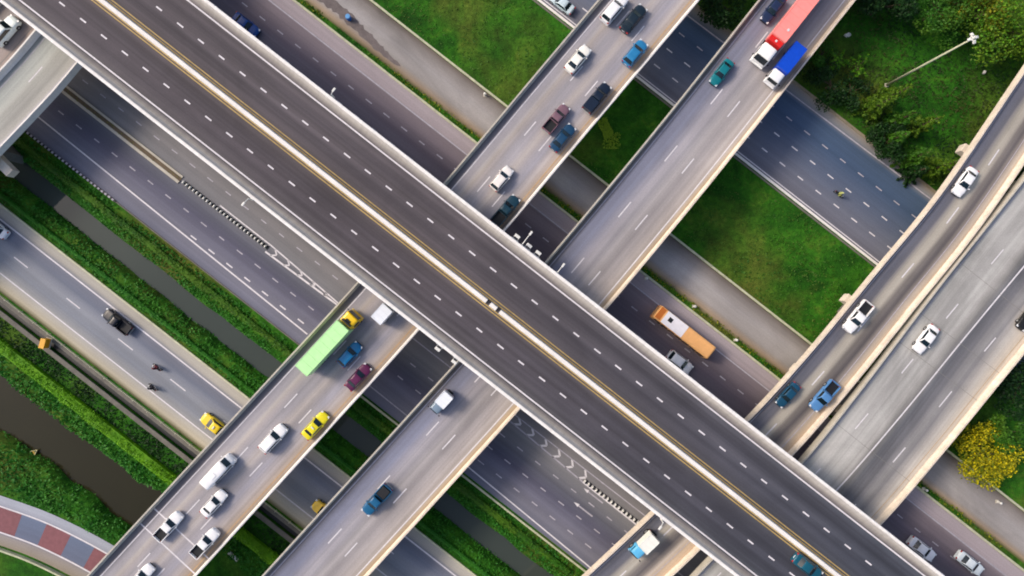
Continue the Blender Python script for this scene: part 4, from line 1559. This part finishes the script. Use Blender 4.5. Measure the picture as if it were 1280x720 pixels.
def bus():
    z = 0
    p = W2(857, 416, 3.0)
    e = empty('bus', (p.x, p.y, 0.03), SE)
    tag(e, 'long orange and white bus on the road beside the grass verge', 'bus')
    L, W, H = 10.6, 2.45, 3.0
    me = loft_body(L, W, [(-.5, .92), (-.485, .99), (.47, 1), (.49, .95), (.5, .85)], [(-.5, 2.7), (-.485, 2.96), (-.47, H), (.46, H), (.48, 2.9), (.495, 1.6), (.5, .8)], (-3.2, 3.1), .4, True, .5, .03)
    org = paint((244, 184, 118))
    parts = [('body', me, 'paint', [])]
    parts.append(('windscreen', pane(((L * .497, -1.1, 1.3), (L * .497, 1.1, 1.3), (L * .483, 1.02, 2.75), (L * .483, -1.02, 2.75)), off=.03, bow=.05), 'glass', []))
    parts.append(('rear_window', pane(((-L * .5, 1.0, 1.6), (-L * .5, -1.0, 1.6), (-L * .49, -.95, 2.6), (-L * .49, .95, 2.6)), bow=.02), 'glass', []))
    for s in (-1, 1):
        for i in range(7):
            xa, xb = -4.9 + i * 1.36, -4.9 + i * 1.36 + 1.24
            if s < 0:
                xa, xb = xb, xa
            c = [(xb, s * 1.215, 1.5), (xa, s * 1.215, 1.5), (xa, s * 1.13, 2.65), (xb, s * 1.13, 2.65)]
            parts.append(('side_window', pane(c, bow=0, inset=(.02, .03), off=.03), 'glass', []))
    parts.append(('roof_panel', bx((-2.1, 0, 3.02), (3.9, 2.05, .07), .03), 'white', [('roof_hatch', bx((-3.0, .1, 3.075), (.7, .7, .06), .02), 'trim')]))
    parts.append(('engine_cover', bx((-4.75, 0, 3.0), (.9, 1.9, .08), .03), 'brown', []))
    parts.append(('roof_hatch', bx((2.4, 0, 3.05), (.8, .7, .05), .02), 'paint', []))
    parts += lamps(L, W, .9, 1.0, 0.12)
    parts += wheels_parts((-3.2, 3.1), W, .5, .3)
    put_parts(e, parts, {'paint': org, 'white': paint((240, 238, 244)), 'brown': paint((196, 112, 44))})
bus()

# ---- motorcycles and riders
def skin_figure(name, verts, edges, radii, mat, parent=None):
    me = bpy.data.meshes.new(name)
    me.from_pydata(verts, edges, [])
    o = bpy.data.objects.new(name, me)
    COL.objects.link(o)
    me.materials.append(mat)
    sk = o.modifiers.new('skin', 'SKIN')
    sk.use_smooth_shade = True
    for i, r in enumerate(radii):
        me.skin_vertices[0].data[i].radius = (r, r)
    me.skin_vertices[0].data[0].use_root = True
    ss = o.modifiers.new('sub', 'SUBSURF')
    ss.levels = ss.render_levels = 1
    return o

def motorcycle(px, py, head, rgb, label, shirt, rider_label, helmet):
    p = W2(px, py, .8)
    e = empty('motorcycle', (p.x, p.y, .024), head)
    tag(e, label, 'motorcycle', 'motorcycles on the roads')
    pt = paint(rgb)
    for x in (-.62, .62):
        mb = MB()
        n = 16
        for i in range(n):
            a, b = 2 * math.pi * i / n, 2 * math.pi * (i + 1) / n
            mb.tube((x + .24 * math.cos(a), 0, .3 + .24 * math.sin(a)), (x + .24 * math.cos(b), 0, .3 + .24 * math.sin(b)), .055, .055, 6)
        w = mb.build('wheel', M['black'], e)
        mb = MB()
        mb.tube((x, -.05, .3), (x, .05, .3), .06, .06, 8)
        for i in range(5):
            a = 2 * math.pi * i / 5
            mb.tube((x, 0, .3), (x + .23 * math.cos(a), 0, .3 + .23 * math.sin(a)), .015, .015, 4)
        mb.build('rim', M['steel'], w)
    mb = MB()
    mb.box((.05, 0, .62), (.55, .24, .22))
    mb.box((0, 0, .4), (.5, .26, .26))
    mb.box((.36, 0, .72), (.3, .3, .4), 0, 0, .6)
    mb.build('body', pt, e, .05)
    mb = MB()
    mb.box((-.42, 0, .78), (.72, .26, .1))
    mb.build('seat', M['trim'], e, .04)
    mb = MB()
    mb.tube((.62, .09, .3), (.42, .09, .95), .03, .03, 6)
    mb.tube((.62, -.09, .3), (.42, -.09, .95), .03, .03, 6)
    mb.tube((.38, -.36, 1.02), (.38, .36, 1.02), .022, .022, 6)
    mb.build('handlebar', M['steel'], e)
    link('headlight', bx((.56, 0, .82), (.1, .18, .16), .04), M['head'], e)
    link('taillight', bx((-.8, 0, .76), (.08, .16, .08), .02), M['tail'], e)
    # seated rider
    r = empty('person', (p.x, p.y, .024), head)
    tag(r, rider_label, 'person', 'riders on motorcycles')
    V = [(-.22, 0, .9), (-.16, 0, 1.15), (-.08, 0, 1.38), (-.04, 0, 1.52), (-.01, 0, 1.60),
         (-.08, .19, 1.38), (.08, .26, 1.15), (.34, .27, 1.05),
         (-.08, -.19, 1.38), (.08, -.26, 1.15), (.34, -.27, 1.05),
         (-.2, .12, .88), (.2, .2, .8), (.05, .2, .38), (.16, .2, .3),
         (-.2, -.12, .88), (.2, -.2, .8), (.05, -.2, .38), (.16, -.2, .3)]
    E = [(0, 1), (1, 2), (2, 3), (3, 4), (2, 5), (5, 6), (6, 7), (2, 8), (8, 9), (9, 10), (0, 11), (11, 12), (12, 13), (13, 14), (0, 15), (15, 16), (16, 17), (17, 18)]
    rad = [.15, .15, .16, .07, .07, .075, .055, .04, .075, .055, .04, .1, .085, .06, .045, .1, .085, .06, .045]
    o = skin_figure('body', V, E, rad, shirt)
    o.parent = r
    me = bpy.data.meshes.new('helmet')
    bm = bmesh.new()
    bmesh.ops.create_uvsphere(bm, u_segments=14, v_segments=10, radius=.145)
    for v in bm.verts:
        v.co.x *= 1.12
    bm.to_mesh(me)
    bm.free()
    h = link('helmet', me, helmet, r, True)
    h.location = (0, 0, 1.68)
    vi = link('visor', pane(((.13, -.1, 1.62), (.13, .1, 1.62), (.12, .1, 1.72), (.12, -.1, 1.72)), off=.02, bow=.03), M['glass'], r)
motorcycle(195, 459.5, NW, (90, 20, 34), 'dark red motorcycle on the canal road behind the navy pickup', plain('dark_red_jacket', (108, 26, 44), .8), 'person in a dark red jacket riding the dark red motorcycle', plain('red_helmet', (120, 40, 52), .3))
motorcycle(189.5, 484.5, NW, (22, 22, 34), 'black motorcycle by the left edge line of the canal road', plain('black_jacket', (24, 24, 38), .8), 'person in black riding the black motorcycle', plain('black_helmet', (30, 30, 40), .3))
motorcycle(1050, 242.5, SE, (34, 44, 30), 'dark motorcycle alone on the upper highway', plain('yellow_green_jacket', (164, 172, 96), .8), 'person in a pale yellow green jacket riding on the upper highway', plain('pale_helmet', (190, 196, 130), .3))

# ------------------------------------------------------------------ roadside furniture
def guard_rail():
    p = hpath(-288.4, -140, 90, 4)
    e = empty('guard_rail', AP(0, NM(-288.4)))
    inv = -e.location
    tag(e, 'long pale guard rail between the canal road and the drain', 'guard rail')
    o = sweep(p, [(0, .45), (0, .78), (.05, .78), (.09, .62), (.05, .45)], True, None, 0, None, None, True).build('rail', M['kerb'], e)
    o.location = inv
    for i in range(76):
        q = 12 + i * 2.8
        c = p.at(q, .16)
        mb = MB()
        mb.box((c.x, c.y, .38), (.12, .1, .8), -TH)
        o = mb.build('post', M['conc'], e)
        o.location = inv
guard_rail()

def high_mast():
    b = W2(1108, 106.5)
    e = empty('lamp_mast', b)
    tag(e, 'tall tapered pale lamp mast standing in the tree covered grass', 'street lamp')
    mb = MB()
    mb.tube((0, 0, 0), (0, 0, 18), .2, .1, 12)
    mb.build('pole', M['kerb'], e, smooth=True)
    mb = MB()
    mb.box((0, 0, .06), (.6, .6, .12))
    mb.build('base_plate', M['conc'], e, .05)
    mb = MB()
    n = 14
    for i in range(n):
        a, c = 2 * math.pi * i / n, 2 * math.pi * (i + 1) / n
        mb.tube((.34 * math.cos(a), .34 * math.sin(a), 17.9), (.34 * math.cos(c), .34 * math.sin(c), 17.9), .06, .06, 6)
    for i in range(3):
        a = 2 * math.pi * i / 3
        mb.tube((0, 0, 18), (.34 * math.cos(a), .34 * math.sin(a), 17.9), .05, .05, 6)
    mb.tube((0, 0, 17.8), (0, 0, 18.3), .2, .12, 12)
    mb.build('lamp_ring', M['white_steel'], e)
    for i in range(4):
        a = 2 * math.pi * i / 4 + .3
        o = link('floodlight', bx((0, 0, 0), (.4, .34, .22), .05), M['white_steel'], e)
        o.location = (.5 * math.cos(a), .5 * math.sin(a), 17.85)
        o.rotation_euler = (0, R(20), a)
high_mast()

def marker_post(px, py, label, z=0.0, h=.9):
    p = W2(px, py, z + h / 2)
    e = empty('bollard', (p.x, p.y, z))
    tag(e, label, 'bollard', 'white marker bollards along the roads')
    mb = MB()
    mb.tube((0, 0, -.05), (0, 0, h), .17, .13, 10)
    mb.build('post', M['white_steel'], e)
    mb = MB()
    mb.tube((0, 0, h), (0, 0, h + .07), .2, .1, 10)
    mb.build('cap', M['white_steel'], e)
    mb = MB()
    mb.box((0, 0, .05), (.5, .5, .12))
    mb.build('base', M['conc'], e, .02)
marker_post(808, 348, 'white bollard on the grass verge by the corner of the middle ramp')
marker_post(868, 383, 'white bollard on the grass verge beside the bus')
marker_post(920, 425, 'white bollard on the grass verge ahead of the bus')
marker_post(1156.5, 612, 'white bollard on the verge at the corner of the wide pale ramp')
marker_post(1249, 628, 'white bollard on the frontage road near the yellow tree')
marker_post(606, 118, 'pale bollard at the break in the kerb of the upper grass field')

# small black and white posts standing on the medians
def hatch_posts(t0, t1, n, pitch, label, z, grp):
    t = t0
    while t < t1:
        c = AP(tpx(t), NM(n), z)
        e = empty('marker_post', c, -TH)
        tag(e, label, 'marker post', grp)
        mb = MB()
        mb.box((0, 0, .22), (.2, .52, .44), 0, 0, .8)
        mb.build('post', M['white_steel'], e, .03)
        mb = MB()
        mb.box((.3, 0, .05), (.32, .6, .1))
        mb.build('foot', M['trim'], e, .02)
        t += pitch
hatch_posts(322, 452, -38.0, 5.4, 'white marker in the row on the median beside the striped canal kerb road', .03, 'white markers on the left median')
hatch_posts(946, 1046, -23.5, 6.0, 'white marker in the row below the viaduct near the white lane arrows', .03, 'white markers by the lane arrows')

def small_things():
    p = W2(56.7, 429, .8)
    e = empty('utility_cabinet', (p.x, p.y, 0.1), R(75))
    tag(e, 'yellow upright cabinet standing across the drain at the left', 'cabinet')
    mb = MB()
    mb.box((0, 0, .75), (1.45, .72, 1.1))
    mb.build('case', plain('yellow_cabinet_paint', (222, 158, 20), .5), e, .05)
    mb = MB()
    mb.box((0, 0, 1.34), (1.55, .82, .08))
    mb.build('lid', plain('orange_cabinet_lid', (230, 168, 30), .5), e, .03)
    mb = MB()
    mb.box((0, 0, .1), (1.6, .9, .2))
    mb.build('plinth', M['conc'], e, .03)
    # plank on the grass
    p = W2(291.5, 695.5, .2)
    e = empty('concrete_slab', (p.x, p.y, .0), -R(42))
    tag(e, 'pale narrow slab lying on the grass between two ramps', 'slab')
    mb = MB()
    mb.box((0, 0, .18), (1.9, .48, .22))
    mb.build('slab', M['conc_white'], e, .03)
    mb = MB()
    for s in (-.6, .6):
        mb.box((s, 0, .04), (.16, .5, .12))
    mb.build('bearer', M['conc_dark'], e)
    # boat shaped float at the pond edge
    p = W2(40.5, 567, -1.2)
    e = empty('small_boat', (p.x, p.y, -1.42), R(35))
    tag(e, 'small weathered boat at the grassy edge of the muddy pond', 'boat')
    mb = MB()
    out = [(-.9, .3), (-.3, .46), (.4, .4), (1.15, 0), (.4, -.4), (-.3, -.46), (-.9, -.3)]
    n = len(out)
    for i in range(n):
        a, b = out[i], out[(i + 1) % n]
        mb.face([(a[0] * .8, a[1] * .7, 0), (b[0] * .8, b[1] * .7, 0), (b[0], b[1], .42), (a[0], a[1], .42)])
        mb.face([(a[0] * .86, a[1] * .82, .42), (b[0] * .86, b[1] * .82, .42), (b[0] * .7, b[1] * .6, .08), (a[0] * .7, a[1] * .6, .08)])
        mb.face([(a[0], a[1], .42), (b[0], b[1], .42), (b[0] * .86, b[1] * .82, .42), (a[0] * .86, a[1] * .82, .42)])
    mb.face([(x * .7, y * .6, .08) for x, y in out])
    mb.build('hull', plain('weathered_boat_paint', (206, 198, 150), .7, var=.5), e)
    mb = MB()
    mb.box((-.25, 0, .36), (.22, .68, .05))
    mb.box((.4, 0, .36), (.2, .55, .05))
    mb.build('thwart', plain('boat_wood', (190, 160, 60), .7), e)
    # blue barrel on the frontage road
    p = W2(435.5, 22, .5)
    e = empty('barrel', (p.x, p.y, .02))
    tag(e, 'blue barrel on the dark edge of the frontage road', 'barrel')
    bl = plain('blue_plastic', (34, 112, 200), .5)
    mb = MB()
    for z0, z1, r0, r1 in ((0, .3, .36, .42), (.3, .6, .42, .42), (.6, .95, .42, .36)):
        mb.tube((0, 0, z0), (0, 0, z1), r0, r1, 16)
    mb.build('drum', bl, e, smooth=False)
    mb = MB()
    mb.tube((0, 0, .951), (0, 0, 1.0), .37, .37, 16)
    mb.tube((.15, 0, 1.0), (.15, 0, 1.04), .06, .06, 8)
    mb.build('lid', plain('pale_blue_plastic', (90, 160, 220), .5), e)
    for px, py, lab in ((1060, 42, 'pale chunk of rubble on the grass left of the lamp mast'), (1141, 207, 'pale rubble beside the upper highway near the trees'), (1231, 90, 'small pale block on the grass below the lamp head')):
        p = W2(px, py, .3)
        mb = MB()
        rr = random.Random(px)
        for i in range(4 if px != 1231 else 1):
            mb.box((rr.uniform(-.4, .4) if px != 1231 else 0, rr.uniform(-.25, .25) if px != 1231 else 0, .2), (rr.uniform(.4, .7), rr.uniform(.3, .5), .4), rr.uniform(0, 3), 0, .8)
        o = mb.build('rubble', M['conc_white'], None, .05)
        o.location = (p.x, p.y, 0)
        tag(o, lab, 'rubble')
small_things()

# ------------------------------------------------------------------ vegetation
def hedge(n0, n1, t0, t1, h, mat, label, z0=0.0, dens=26, leaf=.3):
    rng = np.random.default_rng(int(abs(n0) * 7 + abs(t0)))
    a, b = NM(min(n0, n1)), NM(max(n0, n1))
    L = t1 - t0
    cnt = int(L * (b - a) * dens)
    t = rng.uniform(t0, t1, cnt)
    u = rng.uniform(-1, 1, cnt)
    wob = 0.85 + 0.22 * vnoise(t * .5, t * 0 + n0, 11)
    n = (a + b) / 2 + u * (b - a) / 2 * wob
    hh = h * (1 - 0.55 * np.abs(u) ** 3) * (0.86 + 0.2 * vnoise(t * .8, n * .9, 12))
    z = z0 + hh * rng.uniform(0.72, 1.05, cnt)
    k = cnt // 3
    side = rng.random(cnt) < 0.3
    z = np.where(side & (np.abs(u) > .75), z0 + hh * rng.uniform(.05, 1, cnt), z)
    z = z + np.where(side & (np.abs(u) > .75), 0, 0)
    P = np.stack([t * CT + n * ST, -t * ST + n * CT, z], 1)
    e = empty('hedge', AP((t0 + t1) / 2, (a + b) / 2))
    tag(e, label, 'hedge')
    P -= np.array(e.location)
    link('foliage', leaf_mesh('hedge_foliage', P, leaf, .5, .6, None, rng), mat, e)
    # woody core that closes the hedge from above
    m = max(8, int(L / 1.5))
    mb = MB()
    for i in range(m):
        q0, q1 = t0 + L * i / m, t0 + L * (i + 1) / m
        prof = [(a + .25, .0), (a + .3, h * .5), ((a + b) / 2, h * .72), (b - .3, h * .5), (b - .25, .0)]
        for (na, za), (nb, zb) in zip(prof, prof[1:]):
            mb.face([AP(q0, na, za + z0), AP(q1, na, za + z0), AP(q1, nb, zb + z0), AP(q0, nb, zb + z0)])
    o = mb.build('branches', mat, e)
    o.location = -e.location

hedge(-119, -131, tpx(70), tpx(1000), .9, M['leaf_mid'], 'low green hedge between the striped kerb and the canal', dens=20)
hedge(-186, -195, tpx(0), tpx(1000), .8, M['leaf_bank'], 'low darker hedge between the canal and the blue grey canal road', dens=20)
hedge(-330, -347, tpx(0), tpx(760), 1.3, M['leaf_hedge'], 'broad bright yellow green hedge beside the muddy pond', dens=40, leaf=.3)

def stuff(name, pts, size, mat, label, flat=.3):
    o = link(name, leaf_mesh(name, pts, size, flat, .5), mat)
    tag(o, label, 'grass', None, 'stuff')
    return o

def scatter(n0, n1, t0, t1, dens, hgt, pond=False, mask=None):
    a, b = sorted((NM(n0), NM(n1)))
    cnt = int((b - a) * (t1 - t0) * dens)
    t = RNG.uniform(t0, t1, cnt)
    n = RNG.uniform(a, b, cnt)
    keep = (vnoise(t * .35, n * .35, 21) + RNG.uniform(-.9, .9, cnt)) > -.25
    if mask is not None:
        keep &= mask(t, n)
    t, n = t[keep], n[keep]
    z = ground_h(t, n) + RNG.uniform(.02, hgt, len(t))
    if pond:
        k = z > -1.35
        t, n, z = t[k], n[k], z[k]
    return np.stack([t * CT + n * ST, -t * ST + n * CT, z], 1)

b1 = scatter(-114, -143, -95, 60, 22, .35, True)
b2 = scatter(-165, -198, -95, 60, 22, .35, True)
stuff('bank_grass', np.concatenate([b1, b2]), .42, M['leaf_bank'], 'rough grass on both banks of the narrow canal')
def lane_clear(t, n):            # keeps tufts off the coloured lane
    x = t * CT + n * ST
    y = -t * ST + n * CT
    ok = np.ones(len(t), bool)
    for i in range(0, len(RL.p), 2):
        p, d = RL.p[i], RL.t[i]
        c = (p.x + d.y * 3.8, p.y - d.x * 3.8)
        ok &= ((x - c[0]) ** 2 + (y - c[1]) ** 2) > 4.3 ** 2
    return ok
b3 = scatter(-347, -372, -95, 20, 24, .5, True)
b4 = scatter(-416, -520, -95, 20, 20, .5, True, lane_clear)
stuff('pond_grass', np.concatenate([b3, b4]), .5, M['leaf_bank'], 'lush green grass round the muddy pond')
b5 = scatter(-312, -331, -95, 20, 30, .3)  # densely set tufts with dark green leaves
stuff('dark_grass', b5, .4, M['leaf_dark'], 'dark grass strip between the drain wall and the bright hedge')
b6 = scatter(289, 408, -75, 75, 5.5, .16)
stuff('field_grass', b6, .3, M['leaf_field'], 'patchy grass of the long field between the two roads', .6)
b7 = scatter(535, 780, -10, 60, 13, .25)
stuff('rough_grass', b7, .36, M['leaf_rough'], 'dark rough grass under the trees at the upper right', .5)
b8 = scatter(228.5, 236, -85, 85, 16, .3, mask=lambda t, n: vnoise(t * .25, n * 0 + 2, 31) > -.55)
stuff('verge_grass', b8, .36, M['leaf_olive'], 'narrow olive green verge along the kerb', .3)
b8b = scatter(228.5, 234, -85, 85, 14, .3)
stuff('verge_weeds', b8b, .36, M['leaf_mid'], 'green weeds growing along the verge kerb', .3)
b9 = scatter(287.5, 400, 25, 95, 5, .25)
stuff('roadside_grass', b9, .34, M['leaf_field'], 'grass behind the kerb under the yellow tree', .5)
b10 = scatter(-35.5, -40.5, tpx(0), tpx(318), 7, .16)
b10[:, 2] += .15
stuff('median_grass', b10, .22, M['leaf_olive'], 'sparse grass on the narrow left median', .3)
# pale weed patch on the field
cx, cy = 757, 168
n = 900
a = RNG.uniform(0, 2 * math.pi, n)
r = np.sqrt(RNG.uniform(0, 1, n))
px = 757 + r * np.cos(a) * (7 + 4 * np.sin(2 * a))
py = 160 + r * np.sin(a) * 13
px2 = np.concatenate([px, 764 + RNG.uniform(-6, 6, 300) + (lambda q: q * .6)(RNG.uniform(-10, 10, 300))])
py2 = np.concatenate([py, 176 + RNG.uniform(-10, 10, 300)])
P = np.array([W2(x, y, .1) for x, y in zip(px2, py2)])
P[:, 2] = RNG.uniform(.06, .2, len(P))
stuff('weed_patch', P, .3, M['lime_weed'], 'pale lime weed patch on the short grass field', .9)

SH = 'shrubs growing beside the upper highway'
def shrub(px, py, r, h, mat, label, seed, n=1100, leaf=.36, lobes=7):
    make_tree('shrub', px, py, r, h, mat, label, 'shrub', n, leaf, lobes, seed, SH, feather=mat is M['leaf_fresh'])
shrub(1046, 76, 2.0, 2.6, M['leaf_fresh'], 'bright green leafy shrub right of the blue box truck', 1, 500)
shrub(1074, 84, 2.0, 2.4, M['leaf_fresh'], 'bright green shrub with long fronds nearest the lamp mast foot', 2, 500)
shrub(1030, 66, 2.6, 3, M['leaf_mid'], 'olive shrub against the parapet of the middle ramp', 3)
shrub(1042, 104, 3.6, 3.6, M['leaf_dark'], 'dark shrub at the corner of the upper highway and the middle ramp', 4, 1600)
shrub(1066, 112, 3.0, 3, M['leaf_dark'], 'dark low shrub between two bright fronded shrubs and the highway', 5)
TR = 'trees at the upper right'
for (px, py, h, r, mt, lab, sd) in (
        (1141, 106, 8.0, 2.3, 'leaf_feather', 'tall feathery conifer whose tip stands closest to the lamp mast foot', 31),
        (1117, 122, 7.0, 2.2, 'leaf_feather', 'feathery conifer just below the lamp mast foot', 32),
        (1178, 146, 7.5, 2.2, 'leaf_feather', 'feathery conifer whose bright tip reaches furthest into the open grass', 33),
        (1146, 140, 6.5, 2.0, 'leaf_mid', 'green conifer in the middle of the conifer clump', 34),
        (1138, 166, 6.5, 2.2, 'leaf_mid', 'green conifer on the highway side of the clump', 35),
        (1199, 202, 6.5, 2.0, 'leaf_feather', 'bright feathery conifer leaning over the parapet of the narrow ramp', 36),
        (1166, 188, 6.5, 2.2, 'leaf_mid', 'green conifer between the clump and the narrow ramp', 37),
        (1160, 210, 5.0, 1.9, 'leaf_dark', 'dark conifer at the corner of the narrow ramp and the upper highway', 38)):
    make_tree('conifer', px, py, r, h, M[mt], lab, 'tree', 1500, .36, 9, sd, 'conifers beside the upper highway', zc=h, cone=True)
make_tree('tree', 1112, 176, 3.0, 4.5, M['leaf_dark'], 'dark tree leaning over the shoulder of the upper highway', n=2200, leaf=.36, lobes=8, seed=14, group=TR)
make_tree('tree', 1180, 8, 5.5, 7.5, M['leaf_mid'], 'green leafy tree at the top edge left of the yellowish trees', n=3200, leaf=.4, lobes=14, seed=17, group=TR)
make_tree('tree', 1108, 2, 5.0, 7, M['leaf_dark'], 'dark green tree at the top edge near the middle ramp', n=2600, leaf=.46, lobes=12, seed=18, group=TR)
make_tree('tree', 1222, 14, 4.6, 7, M['leaf_olive'], 'olive brown tree at the top edge above the lamp head', n=2200, leaf=.44, lobes=11, seed=19, group=TR)
make_tree('tree', 1262, 28, 6.0, 8, M['leaf_feather'], 'large yellow green tree in the upper right corner', n=3600, leaf=.42, lobes=19, seed=20, group=TR, flower=M['leaf_fresh'])
make_tree('tree', 1228, 568, 5.0, 6.5, M['leaf_golden'], 'yellow blossoming tree beside the wide pale ramp', n=5200, leaf=.36, lobes=19, seed=21, group='trees at the lower right', flower=M['leaf_yellow'])
make_tree('tree', 1258, 545, 3.8, 6, M['leaf_mid'], 'green tree with a few yellow flowers behind the yellow blossoming tree', n=2200, leaf=.42, lobes=10, seed=22, group='trees at the lower right')
make_tree('tree', 1284, 484, 5.2, 7, M['leaf_dark'], 'dark green tree at the right edge of the photo', n=3000, leaf=.46, lobes=13, seed=23, group='trees at the lower right')
make_tree('tree', 900, -4, 4.5, 5.5, M['leaf_dark'], 'dark tree at the top edge between the two ramps', n=2400, leaf=.44, lobes=11, seed=24, group=TR)
